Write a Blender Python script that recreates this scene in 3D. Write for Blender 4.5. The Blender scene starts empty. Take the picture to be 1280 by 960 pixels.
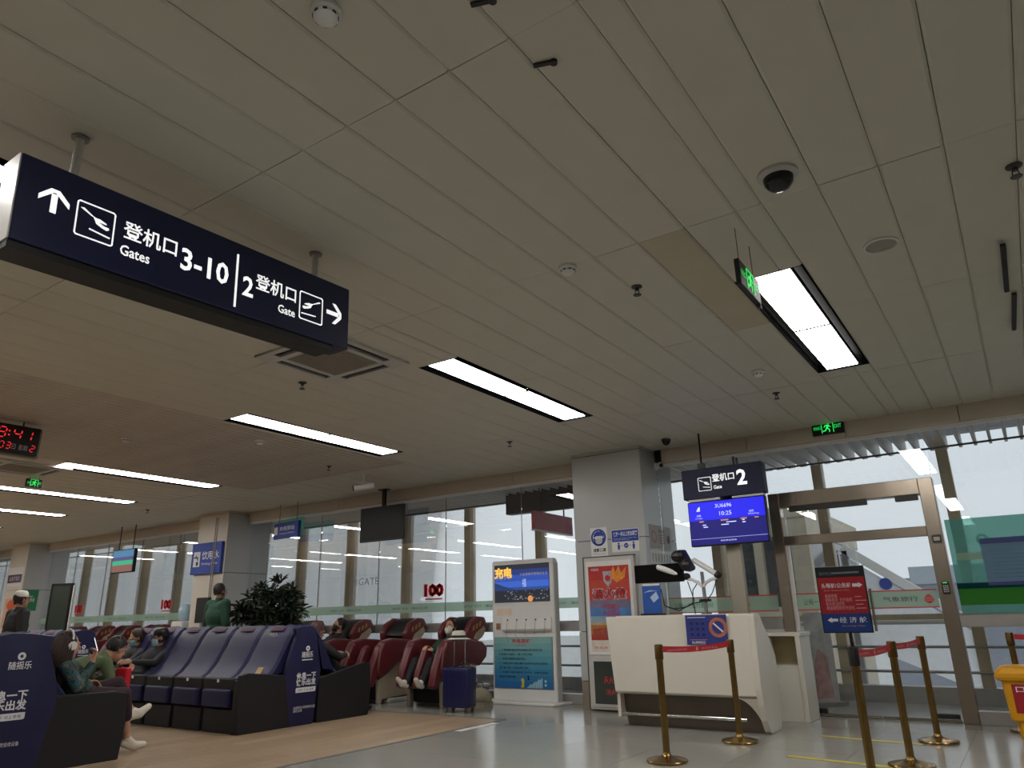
import bpy, bmesh, math, random
import numpy as np
from mathutils import Vector, Matrix
C = bpy.context.scene.collection
RND = random.Random(7)
PI = math.pi
SC = bpy.context.scene

# ---------------------------------------------------------------- camera
def set_camera():
    cd = bpy.data.cameras.new('camera'); cam = bpy.data.objects.new('camera', cd); C.objects.link(cam)
    pitch, roll, yaw = .31305, -.02195, -.59619
    fwd = Vector((math.sin(yaw)*math.cos(pitch), math.cos(yaw)*math.cos(pitch), math.sin(pitch)))
    right = Vector((math.cos(yaw), -math.sin(yaw), 0)); up = right.cross(fwd)
    r = math.cos(roll)*right + math.sin(roll)*up; u = -math.sin(roll)*right + math.cos(roll)*up
    m = Matrix((r, u, -fwd)).transposed().to_4x4(); m.translation = (0, 0, 1.15)
    cam.matrix_world = m
    cd.sensor_fit = 'HORIZONTAL'; cd.sensor_width = 36; cd.lens = 907/1280*36
    cd.clip_start = .05; cd.clip_end = 400
    SC.camera = cam
set_camera()

# ---------------------------------------------------------------- world (overcast sky), exposure
SC.view_settings.view_transform = 'Standard'; SC.view_settings.look = 'None'
SC.view_settings.gamma = 1; SC.view_settings.use_curve_mapping = False
SC.view_settings.exposure = 0.0
SKY_STRENGTH = 1.28
LAMP_STRENGTH = 21
w = bpy.data.worlds.new('overcast_sky'); SC.world = w; w.use_nodes = True
nt = w.node_tree; bg = nt.nodes['Background']
tc = nt.nodes.new('ShaderNodeTexCoord'); nz = nt.nodes.new('ShaderNodeTexNoise'); rp = nt.nodes.new('ShaderNodeValToRGB')
nz.inputs['Scale'].default_value = 2.2; nz.inputs['Detail'].default_value = 3
rp.color_ramp.elements[0].position = .3; rp.color_ramp.elements[0].color = (.60, .635, .70, 1)
rp.color_ramp.elements[1].position = .75; rp.color_ramp.elements[1].color = (.77, .79, .83, 1)
nt.links.new(tc.outputs['Generated'], nz.inputs['Vector']); nt.links.new(nz.outputs['Fac'], rp.inputs['Fac'])
nt.links.new(rp.outputs['Color'], bg.inputs['Color']); bg.inputs['Strength'].default_value = SKY_STRENGTH

# ---------------------------------------------------------------- materials
def lin(c):
    if isinstance(c, str):
        v = [int(c[i:i+2], 16)/255 for i in (0, 2, 4)]
        return tuple((x/12.92 if x <= .04045 else ((x+.055)/1.055)**2.4) for x in v)
    return tuple(c)
MC = {}
def mat(name, col, rough=.5, metal=0, var=.06, scale=8, bump=0, bscale=60, emit=0, coat=0, stretch=None, spec=None):
    if name in MC: return MC[name]
    m = bpy.data.materials.new(name); m.use_nodes = True; MC[name] = m
    n = m.node_tree.nodes; l = m.node_tree.links; b = n['Principled BSDF']; c = lin(col)
    b.inputs['Roughness'].default_value = rough; b.inputs['Metallic'].default_value = metal
    if coat: b.inputs['Coat Weight'].default_value = coat; b.inputs['Coat Roughness'].default_value = .08
    if spec is not None: b.inputs['Specular IOR Level'].default_value = spec
    tc = n.new('ShaderNodeTexCoord'); vec = tc.outputs['Object']
    if stretch:
        mp = n.new('ShaderNodeMapping'); mp.inputs['Scale'].default_value = stretch; l.new(vec, mp.inputs['Vector']); vec = mp.outputs['Vector']
    nz = n.new('ShaderNodeTexNoise'); nz.inputs['Scale'].default_value = scale; nz.inputs['Detail'].default_value = 4; l.new(vec, nz.inputs['Vector'])
    rp = n.new('ShaderNodeValToRGB'); rp.color_ramp.elements[0].position = .3; rp.color_ramp.elements[1].position = .7
    rp.color_ramp.elements[0].color = tuple(max(0, x*(1-var)) for x in c)+(1,); rp.color_ramp.elements[1].color = tuple(min(1, x*(1+var)) for x in c)+(1,)
    l.new(nz.outputs['Fac'], rp.inputs['Fac']); l.new(rp.outputs['Color'], b.inputs['Base Color'])
    if emit:
        l.new(rp.outputs['Color'], b.inputs['Emission Color']); b.inputs['Emission Strength'].default_value = emit
    if bump:
        n2 = n.new('ShaderNodeTexNoise'); n2.inputs['Scale'].default_value = bscale; l.new(tc.outputs['Object'], n2.inputs['Vector'])
        bp = n.new('ShaderNodeBump'); bp.inputs['Strength'].default_value = bump; bp.inputs['Distance'].default_value = .01
        l.new(n2.outputs['Fac'], bp.inputs['Height']); l.new(bp.outputs['Normal'], b.inputs['Normal'])
    return m
def glass(name, tint=(1, 1, 1), refl=.09, rough=0, milk=0, milkcol=(.8, .8, .8)):
    if name in MC: return MC[name]
    m = bpy.data.materials.new(name); m.use_nodes = True; MC[name] = m
    n = m.node_tree.nodes; l = m.node_tree.links; n.remove(n['Principled BSDF']); out = n['Material Output']
    t = n.new('ShaderNodeBsdfTransparent'); t.inputs['Color'].default_value = tuple(tint)+(1,)
    g = n.new('ShaderNodeBsdfGlossy'); g.inputs['Roughness'].default_value = rough; g.inputs['Color'].default_value = (1, 1, 1, 1)
    mx = n.new('ShaderNodeMixShader'); lw = n.new('ShaderNodeLayerWeight'); lw.inputs['Blend'].default_value = .35
    mr = n.new('ShaderNodeMapRange'); mr.inputs['To Min'].default_value = refl; mr.inputs['To Max'].default_value = .6
    l.new(lw.outputs['Fresnel'], mr.inputs['Value']); mr.inputs['From Min'].default_value = .05
    l.new(mr.outputs['Result'], mx.inputs['Fac']); l.new(t.outputs[0], mx.inputs[1]); l.new(g.outputs[0], mx.inputs[2])
    last = mx
    if milk:
        d = n.new('ShaderNodeBsdfDiffuse'); d.inputs['Color'].default_value = tuple(milkcol)+(1,)
        tl = n.new('ShaderNodeBsdfTranslucent'); tl.inputs['Color'].default_value = tuple(milkcol)+(1,)
        a = n.new('ShaderNodeMixShader'); l.new(d.outputs[0], a.inputs[1]); l.new(tl.outputs[0], a.inputs[2])
        k = n.new('ShaderNodeMixShader'); k.inputs['Fac'].default_value = milk; l.new(mx.outputs[0], k.inputs[1]); l.new(a.outputs[0], k.inputs[2]); last = k
    l.new(last.outputs[0], out.inputs['Surface'])
    return m
def emitter(name, col, s):
    if name in MC: return MC[name]
    m = bpy.data.materials.new(name); m.use_nodes = True; MC[name] = m
    n = m.node_tree.nodes; b = n['Principled BSDF']
    b.inputs['Base Color'].default_value = tuple(min(1, x) for x in lin(col))+(1,); b.inputs['Emission Color'].default_value = lin(col)+(1,)
    b.inputs['Emission Strength'].default_value = s
    return m

# ---------------------------------------------------------------- mesh helpers
class MB:
    def __init__(s): s.bm = bmesh.new()
    def _faces(s, vs, fs):
        v = [s.bm.verts.new(p) for p in vs]
        for f in fs:
            try: s.bm.faces.new([v[i] for i in f])
            except ValueError: pass
        return s
    def box(s, x0, y0, z0, x1, y1, z1):
        if x0 > x1: x0, x1 = x1, x0
        if y0 > y1: y0, y1 = y1, y0
        if z0 > z1: z0, z1 = z1, z0
        return s._faces([(x0,y0,z0),(x1,y0,z0),(x1,y1,z0),(x0,y1,z0),(x0,y0,z1),(x1,y0,z1),(x1,y1,z1),(x0,y1,z1)],
                        [(3,2,1,0),(4,5,6,7),(0,1,5,4),(1,2,6,5),(2,3,7,6),(3,0,4,7)])
    def prism(s, poly, axis, a0, a1):
        n = len(poly)
        f = {'x': lambda p, a: (a, p[0], p[1]), 'y': lambda p, a: (p[0], a, p[1]), 'z': lambda p, a: (p[0], p[1], a)}[axis]
        vs = [f(p, a0) for p in poly]+[f(p, a1) for p in poly]
        fs = [tuple(range(n))[::-1], tuple(range(n, 2*n))]+[(i, (i+1) % n, n+(i+1) % n, n+i) for i in range(n)]
        s._faces(vs, fs); return s
    def hull(s, ring0, ring1):
        n = len(ring0)
        return s._faces(list(ring0)+list(ring1), [tuple(range(n))[::-1], tuple(range(n, 2*n))]+[(i, (i+1) % n, n+(i+1) % n, n+i) for i in range(n)])
    def loft(s, rings, closed=True):
        n = len(rings[0]); vs = [p for r in rings for p in r]; fs = [tuple(range(n))[::-1], tuple(range((len(rings)-1)*n, len(rings)*n))]
        for k in range(len(rings)-1):
            for i in range(n):
                j = (i+1) % n; fs.append((k*n+i, k*n+j, (k+1)*n+j, (k+1)*n+i))
        return s._faces(vs, fs)
    def tube(s, pts, r, n=8, r1=None):
        pts = [Vector(p) for p in pts]; rings = []
        for i, p in enumerate(pts):
            d = (pts[min(i+1, len(pts)-1)]-pts[max(i-1, 0)]).normalized()
            a = d.orthogonal() if i == 0 else (a - d*a.dot(d))
            a = a.normalized(); b = d.cross(a)
            rr = r if r1 is None else r+(r1-r)*i/(len(pts)-1)
            rings.append([tuple(p+rr*(math.cos(t)*a+math.sin(t)*b)) for t in [2*PI*k/n for k in range(n)]])
        return s.loft(rings)
    def cyl(s, p0, p1, r, n=12, r1=None): return s.tube([p0, p1], r, n, r1)
    def lathe(s, prof, cx=0, cy=0, n=20):
        return s.loft([[(cx+r*math.cos(2*PI*k/n), cy+r*math.sin(2*PI*k/n), z) for k in range(n)] for r, z in prof])
    def ell(s, c, r, seg=12, rings=8, rot=None):
        c = Vector(c); r = r if hasattr(r, '__len__') else (r, r, r)
        def P(th, ph):
            v = Vector((r[0]*math.sin(th)*math.cos(ph), r[1]*math.sin(th)*math.sin(ph), r[2]*math.cos(th)))
            return tuple(c+(rot @ v if rot else v))
        return s.loft([[P(max(.02, min(PI-.02, PI-PI*k/rings)), 2*PI*i/seg) for i in range(seg)] for k in range(rings+1)])
    def strip(s, x0, x1, path, th):
        """a slab of thickness th whose centre line is a path in (y,z), spanning x0..x1"""
        p = [Vector(q) for q in path]; a = []; b = []
        for i in range(len(p)):
            d = (p[min(i+1, len(p)-1)]-p[max(i-1, 0)]).normalized(); nrm = Vector((-d.y, d.x))*th/2
            a.append(tuple(p[i]+nrm)); b.append(tuple(p[i]-nrm))
        n = len(p); vs = [(x, q[0], q[1]) for x in (x0, x1) for q in a+b]; fs = []
        for k in range(n-1):
            fs += [(k, k+1, 2*n+k+1, 2*n+k), (n+k+1, n+k, 3*n+k, 3*n+k+1), (k+1, k, n+k, n+k+1), (2*n+k, 2*n+k+1, 3*n+k+1, 3*n+k)]
        fs += [(0, 2*n, 3*n, n), (n-1, 2*n-1, 4*n-1, 3*n-1)]
        return s._faces(vs, fs)
    def build(s, name, m, parent=None, smooth=False, bevel=0, seg=1, sub=0):
        bm = s.bm
        bmesh.ops.recalc_face_normals(bm, faces=bm.faces)
        if bevel:
            ed = [e for e in bm.edges if len(e.link_faces) == 2 and e.calc_face_angle(0) > .5]
            bmesh.ops.bevel(bm, geom=ed, offset=bevel, segments=seg, affect='EDGES', profile=.6, clamp_overlap=True)
        if sub: bmesh.ops.subdivide_edges(bm, edges=bm.edges, cuts=sub, use_grid_fill=True)
        me = bpy.data.meshes.new(name); bm.to_mesh(me); bm.free()
        if m: me.materials.append(m)
        if smooth:
            me.polygons.foreach_set('use_smooth', [True]*len(me.polygons))
            me.set_sharp_from_angle(angle=math.radians(40))
        return obj(name, me, parent)
def obj(name, me, parent=None):
    o = bpy.data.objects.new(name, me); C.objects.link(o)
    if parent: o.parent = parent
    return o
def tag(o, label=None, cat=None, group=None, kind=None):
    if label: o['label'] = label
    if cat: o['category'] = cat
    if group: o['group'] = group
    if kind: o['kind'] = kind
    return o
def thing(name, label, cat, loc=(0, 0, 0), rz=0, group=None):
    o = bpy.data.objects.new(name, None); C.objects.link(o); o.location = loc; o.rotation_euler = (0, 0, rz); o.empty_display_size = .1
    return tag(o, label, cat, group)
def struct(o, label, cat='structure'):
    return tag(o, label, cat, None, 'structure')
def dup(root, loc, rz=None, label=None, skip=()):
    kids = {}
    def cp(o, par):
        c = o.copy(); C.objects.link(c)
        if par: c.parent = par
        for ch in list(o.children):
            if ch.name.split('.')[0] in skip or ch in skip: continue
            cp(ch, c)
        return c
    r = cp(root, None); r.location = loc
    if rz is not None: r.rotation_euler = (0, 0, rz)
    if label: r['label'] = label
    return r
def inst(me, name, loc, parent=None, rz=0):
    o = obj(name, me, parent); o.location = loc
    if rz: o.rotation_euler = (0, 0, rz)
    return o
TEXTS = []
def text(parent, body, x0, z0, x1, z1, y, m, name='lettering', bold=0, back=False, res=2, plane='xz'):
    """lettering that fills the rectangle x0..x1, z0..z1 on the plane local y (faces local -y); back=True faces +y"""
    cu = bpy.data.curves.new('lettering', 'FONT'); cu.body = body; cu.size = 1; cu.offset = bold; cu.resolution_u = res; cu.space_line = .95
    t = bpy.data.objects.new('lettering_tmp', cu); C.objects.link(t)
    TEXTS.append((t, parent, x0, z0, x1, z1, y, m, name, back, plane))
def flush_texts():
    bpy.context.view_layer.update(); dg = bpy.context.evaluated_depsgraph_get()
    for t, parent, x0, z0, x1, z1, y, m, name, back, plane in TEXTS:
        me = bpy.data.meshes.new_from_object(t.evaluated_get(dg))
        n = len(me.vertices)
        if n:
            a = np.zeros(n*3); me.vertices.foreach_get('co', a); a = a.reshape(-1, 3)
            lo = a.min(0); hi = a.max(0); d = np.maximum(hi-lo, 1e-6)
            u = (a[:, 0]-lo[0])/d[0]; v = (a[:, 1]-lo[1])/d[1]
            if back: u = 1-u
            if plane == 'xz': q = np.stack([x0+u*(x1-x0), np.full(n, y), z0+v*(z1-z0)], 1)
            else: q = np.stack([x0+u*(x1-x0), z0+v*(z1-z0), np.full(n, y)], 1)
            me.vertices.foreach_set('co', q.ravel()); me.update()
        me.materials.clear(); me.materials.append(m)
        o = obj(name, me, parent)
    for t in TEXTS:
        cu = t[0].data; bpy.data.objects.remove(t[0]); bpy.data.curves.remove(cu)
    TEXTS.clear()
def flat(name, poly, y, m, parent, th=.002):
    """flat print: a polygon in local x,z raised th in front of plane y"""
    return MB().prism(poly, 'y', y-th, y).build(name, m, parent)
def rect(x0, z0, x1, z1): return [(x0, z0), (x1, z0), (x1, z1), (x0, z1)]
def disc(cx, cz, r, n=24, rz=None): return [(cx+r*math.cos(2*PI*k/n), cz+(rz or r)*math.sin(2*PI*k/n)) for k in range(n)]
def ringmesh(mb, cx, cz, r0, r1, y0, y1, n=24):
    for k in range(n):
        a, b = 2*PI*k/n, 2*PI*(k+1)/n
        mb.prism([(cx+r*math.cos(t), cz+r*math.sin(t)) for r, t in ((r0, a), (r1, a), (r1, b), (r0, b))], 'y', y0, y1)
    return mb

# ---------------------------------------------------------------- palette
M = dict(
 ceil=mat('ceiling_panel_paint', 'c8c4b6', .55, 0, .03, 3, .05, 400), ceil_old=mat('yellowed_panel_paint', 'bbb39a', .55, 0, .08, 2),
 ceil_gap=mat('dark_void', '1c1a18', .9), slat=mat('brown_slat_paint', 'c0b7aa', .5, 0, .08, 3),
 beam=mat('beam_cladding', 'c0b6a9', .45, 0, .03, 2), clad=mat('white_column_cladding', 'b3b5b6', .25, 0, .02, 2), clad_warm=mat('warm_column_cladding', 'cfc6bb', .3, 0, .03, 2),
 plinth=mat('brown_plinth', '8a7d6e', .4), white=mat('white_gloss_laminate', 'd0cbc0', .3, 0, .02, 3), white2=mat('white_powder_coat', 'd9d8d6', .4, 0, .02),
 grey=mat('grey_metal', '8f8d8b', .4, .6), dgrey=mat('dark_grey_plastic', '3b3a39', .5), black=mat('black_plastic', '0e0e0f', .45), blackgloss=mat('black_screen_glass', '08080a', .12),
 steel=mat('brushed_steel', 'a3978a', .27, .9, .1, 30, .05, 200, stretch=(1, 1, 12)), chrome=mat('chrome', 'c9c7c3', .15, 1),
 gold=mat('brass_post', '8f7547', .24, 1, .05), red_belt=mat('red_webbing', 'b3202c', .6, 0, .05), 
 navy=mat('navy_sign_face', '0b1440', .4, 0, .04), navy2=mat('dark_navy_sign', '171c42', .6), blue=mat('blue_sign_face', '1c3f9e', .45), 
 chairblue=mat('blue_synthetic_leather', '212247', .5, 0, .1, 4, .1, 30, spec=.3), chairblack=mat('black_woven_panel', '100f13', .7, 0, .15, 40, .3, 160),
 maroon=mat('maroon_leather', '5f2126', .36, 0, .08, 4), maroon_d=mat('dark_maroon_fabric', '401219', .5), beige=mat('beige_plastic', 'a89a86', .45),
 greyplastic=mat('grey_trim', 'bdbab6', .4), mull=mat('bronze_mullion', 'b9a68b', .45), sill=mat('grey_sill', 'a7a4a2', .35, .4),
 lampglow=emitter('lamp_diffuser_glow', (1, .97, .92), LAMP_STRENGTH), whitelit=emitter('backlit_white', (.93, .94, .97), 1.0),
 signwhite=emitter('backlit_lettering', (.95, .95, .95), .85), redled=emitter('red_led', (1, .03, .04), .8), greenled=emitter('green_led', (.02, .75, .12), 1.0),
 screenblue=emitter('screen_blue', (.012, .012, .62), 1.1), screennavy=emitter('screen_navy', (.005, .004, .12), 1.0), screentext=emitter('screen_text', (.55, .6, .95), 1.0), screenorange=emitter('screen_orange', (.5, .22, .08), 1.0),
 text_white=mat('white_print', 'dcdde4', .5), text_dark=mat('dark_print', '24262c', .6), text_red=mat('red_print', 'c0222b', .5), text_gold=mat('gold_print', 'a9803a', .4), text_green=mat('dark_green_print', '35503f', .6),
 yellow=mat('yellow_plastic', 'd99a10', .4), red=mat('red_panel', 'a01f2a', .45), green=mat('green_print', '1f7a52', .5),
 tape=mat('yellow_floor_tape', 'b9a836', .5), wtape=mat('white_floor_strip', 'c9c8c4', .5),
 skin=mat('skin', 'b98a72', .5, 0, .05), skin2=mat('skin_tan', 'a07660', .5, 0, .05), hair=mat('dark_hair', '16110f', .55, 0, .2, 60, .4, 90), hairbrown=mat('brown_hair', '33221a', .55, 0, .2, 60, .4, 90), hairred=mat('reddish_brown_hair', '452423', .5, 0, .2, 60, .4, 90),
 mask=mat('light_blue_mask', '8fb4c4', .7), maskblack=mat('black_mask', '0d0c10', .7), shoe=mat('white_shoe', 'cfc8ba', .5), jblack=mat('black_jacket', '141318', .7), jgreen=mat('green_hoodie', '17402f', .8), jolive=mat('olive_jacket', '566244', .8),
 jteal=mat('teal_camouflage_jacket', '24434c', .8), jgrey=mat('dark_grey_clothes', '232227', .8), trousers=mat('dark_trousers', '17161c', .8), maroonskirt=mat('dark_maroon_trousers', '2c1620', .8),
 leaf=mat('dark_green_leaf', '2b3626', .5, 0, .35, 20), stem=mat('brown_stem', '4a3a2b', .8), navycase=mat('navy_suitcase_shell', '1b1d4a', .3, 0, .05), hat=mat('white_straw_hat', 'cfccc4', .7, 0, .06, 80, .3, 200),
 apron=mat('apron_concrete', 'b6b6b4', .8, 0, .1, .5), ground=mat('corridor_floor_tile', '9c9b98', .22, 0, .05, 2), wall=mat('plain_wall_paint', 'b9b2a6', .7), jet=mat('jet_bridge_cladding', 'b5ab98', .6), jetgrey=mat('jet_bridge_dark', '6a6a6a', .5), far=mat('far_terminal_grey', '868b98', .8), farlight=mat('far_terminal_band', '9fa8b0', .8),
 window=glass('clear_glass', (.97, .985, .98), .05), tealglass=glass('teal_film', (.6, .85, .8), .05, 0, .5, (.24, .5, .46)), greenfilm=glass('green_film', (.25, .6, .2), .05, 0, .6, (.10, .42, .08)), palefilm=glass('pale_green_film', (.85, .95, .88), .04, 0, .55, (.55, .66, .56)),
 hazefilm=glass('pale_notice_film', (.5, .7, .85), .05, 0, .7, (.30, .44, .58)),
)
def patches(m, cols, scale):
    n = m.node_tree.nodes; rp = [x for x in n if x.type == 'VALTORGB'][0].color_ramp; rp.interpolation = 'CONSTANT'
    [x for x in n if x.type == 'TEX_NOISE'][0].inputs['Scale'].default_value = scale
    while len(rp.elements) < len(cols): rp.elements.new(.5)
    for e, (p, c) in zip(rp.elements, cols): e.position = p; e.color = lin(c)+(1,)
patches(M['jteal'], [(0, '1c2a2c'), (.42, '24505a'), (.5, '3a4236'), (.58, '55605a')], 14)
# a gloss floor tile and a plank floor
def floor_mat(name, c1, c2, rough, scale, stretch):
    m = mat(name, c1, rough, 0, .08, scale, 0, 60, stretch=stretch)
    return m
M['tile'] = mat('polished_grey_tile', '93928b', .16, 0, .04, 1.5, .015, 9)
PLANK = [mat('wood_vinyl_plank_a', 'a58f76', .3, 0, .16, 5, stretch=(1, 14, 1)), mat('wood_vinyl_plank_b', 'ae987e', .3, 0, .16, 5, stretch=(1, 14, 1)), mat('wood_vinyl_plank_c', '9b856c', .3, 0, .16, 5, stretch=(1, 14, 1))]
H = 3.387
YG = 9.6       # inner glass
YO = 11.5      # outer facade

# ================================================================ SETTING
# ---- floor
fl = MB().box(-36, -8, -.16, 6, 11.7, -.015).build('floor', M['ceil_gap']); struct(fl, 'terminal floor of grey tile with a wood plank area under the seats', 'floor')
def tileface(mb, x0, y0, x1, y1, g=.0012): mb.box(x0+g, y0+g, -.015, x1-g, y1-g, 0)
tile_me = {}
rest = MB()
T = .8
def lay_tiles(x0, x1, y0, y1, vis):
    xs = [x0]
    while xs[-1] < x1-1e-6: xs.append(min(x1, xs[-1]+T))
    ys = [y0]
    while ys[-1] < y1-1e-6: ys.append(min(y1, ys[-1]+T))
    for i in range(len(xs)-1):
        for j in range(len(ys)-1):
            wx, wy = xs[i+1]-xs[i], ys[j+1]-ys[j]
            if vis(xs[i], ys[j]):
                k = (round(wx, 3), round(wy, 3))
                if k not in tile_me:
                    b = MB(); tileface(b, 0, 0, wx, wy); o = b.build('floor_tile', M['tile'], fl); tile_me[k] = o.data; o.location = (xs[i], ys[j], 0)
                else: inst(tile_me[k], 'floor_tile', (xs[i], ys[j], 0), fl)
            else: tileface(rest, xs[i], ys[j], xs[i+1], ys[j+1])
XW, YW = -5.5, 7.78
lay_tiles(XW, 6, -8, YW, lambda x, y: y > 3.2 and -5.6 < x < 1)
lay_tiles(XW, 6, YW, YG, lambda x, y: x < 1)
lay_tiles(-36, XW, YW, YG, lambda x, y: x > -9.5)
tag(rest.build('floor_tiles_beyond', M['tile'], fl), kind='stuff')
pl_me = [None]*3; restw = MB(); PW = .19; PL = 1.26
i = 0; x = XW
while x > -36:
    off = (i*.47) % PL; y = -8-off
    while y < YW:
        a, b = max(y, -8), min(y+PL, YW)
        vis = x > -10.6 and b > 3.6
        if b-a > .02:
            if vis and b-a > PL-.01:
                k = RND.randrange(3)
                if not pl_me[k]:
                    q = MB().box(-PW+.001, .001, -.015, -.001, PL-.001, 0).build('floor_plank', PLANK[k], fl); q.location = (x, a, 0); pl_me[k] = q.data
                else: inst(pl_me[k], 'floor_plank', (x, a, 0), fl)
            elif vis:
                q = MB().box(-PW+.001, a+.001, -.015, -.001, b-.001, 0).build('floor_plank', PLANK[RND.randrange(3)], fl); q.location = (x, 0, 0)
            else: restw.box(x-PW+.001, a+.001, -.015, x-.001, b-.001, 0)
        y += PL
    x -= PW; i += 1
tag(restw.build('floor_planks_beyond', PLANK[0], fl), kind='stuff')
tr = MB().box(XW-.02, -8, 0, XW+.02, YW+.02, .006).box(-36, YW-.02, 0, XW-.02, YW+.02, .006).build('edge_strip', M['grey'], fl)
# tape lines on the tile in front of the counter
for k, (y, lab) in enumerate([(8.12, 'yellow tape line on the grey floor nearest to the glass door'), (6.9, 'yellow tape line on the grey floor between the brass posts')]):
    t = MB().box(-1.96, y-.035, 0, -1.05, y+.035, .002).build('floor_tape', M['tape']); t.rotation_euler = (0, 0, -.14); t.location = (0, 0, 0)
    t.location = (-1.96-(-1.96*math.cos(-.14)-y*math.sin(-.14)), y-(-1.96*math.sin(-.14)+y*math.cos(-.14)), .001)
    tag(t, lab, 'tape', 'yellow floor tape lines')
tag(MB().box(-5.47, 6.8, 0, -5.38, 7.5, .003).build('floor_sticker', M['wtape']), 'white strip sticker on the grey tile at the edge of the wood floor', 'sticker')

# ---- ceiling
ce = MB().box(-36, -8, H+.13, 6, 9.66, H+.25).build('ceiling', mat('ceiling_backing', 'bdb8ab', .8)); struct(ce, 'low ceiling of long painted metal strip panels', 'ceiling')
cp_me = {}
crest = MB()
def panel_geo(b, x0, x1, y0, y1, z=H):
    g = .0018; c = .014
    b.prism([(x0+g, z+.03), (x0+g, z+.007), (x0+g+c, z), (x1-g-c, z), (x1-g, z+.007), (x1-g, z+.03)], 'y', y0+.002, y1-.002)
def ceil_panel(x0, x1, y0, y1, m='ceil', vis=True):
    if y1-y0 < .02: return
    if not vis: panel_geo(crest, x0, x1, y0, y1); return
    k = (round(x1-x0, 3), round(y1-y0, 3), m)
    if k not in cp_me:
        b = MB(); panel_geo(b, 0, x1-x0, 0, y1-y0, 0); o = b.build('ceiling_panel', M[m], ce); cp_me[k] = o.data; o.location = (x0, y0, H)
    else:
        o = inst(cp_me[k], 'ceiling_panel', (x0, y0, H), ce)
    o.location.z += RND.uniform(-.0015, .0025)
YJ = [-8, -5.46, -3.6, -1.74, .11, 1.97, 3.84, 5.69, 7.55, 9.55]
LY = [(-1.27, 1.25), (4.78, 7.31)]          # lamp slots along Y
SLOTS = [1.6, -1.315, -4.29, -7.27, -11.36, -13.98, -16.6, -19.6, -22.5, -25.4]   # left edge X of each lamp strip (0.465 wide)
SW = .465
bounds = []
def strips():
    out = []; x = 6.0
    for s in SLOTS:
        r = s+SW; n = max(1, round((x-r)/.314)); d = (x-r)/n
        if not (abs(s+11.36) < .01):
            for k in range(n): out.append((x-(k+1)*d, x-k*d, False))
        out.append((s, r, True)); x = s
    while x > -36: out.append((x-.314, x, False)); x -= .314
    return out
for x0, x1, lamp in strips():
    for j in range(len(YJ)-1):
        y0, y1 = YJ[j], YJ[j+1]
        vis = x1 > -9 and x0 < 1.5 and y1 > .2 or (x0 > -14.5 and x1 < -11 and y1 > 3)
        segs = [(y0, y1)]
        if lamp:
            for a, b in LY:
                ns = []
                for p, q in segs:
                    if b <= p or a >= q: ns.append((p, q))
                    else:
                        if p < a: ns.append((p, a))
                        if q > b: ns.append((b, q))
                segs = ns
        for p, q in segs:
            if lamp:
                ceil_panel(x0, x0+.315, p, q, vis=vis); ceil_panel(x0+.315, x1, p, q, vis=vis)
            else:
                old = (-1.66 < x0 < -1.6 and abs(y0-3.84) < .01)
                ceil_panel(x0, x1, p, q, 'ceil_old' if old else 'ceil', vis)
tag(crest.build('ceiling_panels_beyond', M['ceil'], ce), kind='stuff')
# the slatted field between the third and fourth lamp: real slats over a dark plate standing in for the shaded void
sl = MB().box(-.044, -8, 0, .044, 7.85, .03).build('ceiling_slat', M['slat'], ce, bevel=.012); sl.location = (-7.32, 0, H-.004)
x = -7.32-.11
while x > -10.88:
    inst(sl.data, 'ceiling_slat', (x, 0, H-.004), ce); x -= .11
MB().box(-10.88, -8, H+.05, -7.27, 7.86, H+.06).build('slat_backing', M['ceil_gap'], ce)
for y0, y1 in ((7.86, 9.55),):
    xx = -7.27
    while xx > -10.85: ceil_panel(xx-.3625, xx, y0, y1); xx -= .3625
# ---- walls of the hall outside the frame, plain
struct(MB().box(-36.15, -8, -.1, -36, 12, 3.6).build('wall_left', M['wall']), 'plain far end wall of the hall', 'wall')
struct(MB().box(6, -8, -.1, 6.15, 12, 3.6).build('wall_right', M['wall']), 'plain side wall of the hall', 'wall')
struct(MB().box(-36.15, -8.15, -.1, 6.15, -8, 3.6).build('wall_back', M['wall']), 'plain rear wall of the hall', 'wall')

# ---- beam over the glass
bm_ = MB().box(-35.9, 9.57, 3.2, 5.9, 9.66, H+.03).build('trim_1', M['ceil_gap']); struct(bm_, 'clad beam along the top of the glass wall', 'beam')
def beam_panels(x0, x1, n):
    d = (x1-x0)/n
    for k in range(n):
        a, b = x0+k*d, x0+(k+1)*d
        MB().prism([(9.57, 3.19), (9.535, 3.2), (9.53, 3.215), (9.53, H), (9.57, H)], 'x', a+.004, b-.004).build('beam_panel', M['beam'], bm_)
    MB().box(x0, 9.575, 3.15, x1, 9.63, 3.2).build('glass_channel', M['white2'], bm_)
beam_panels(-3.95, 5.8, 8); beam_panels(-13.2, -5.15, 6); beam_panels(-21.9, -14.2, 6); beam_panels(-31, -22.9, 5)

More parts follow.
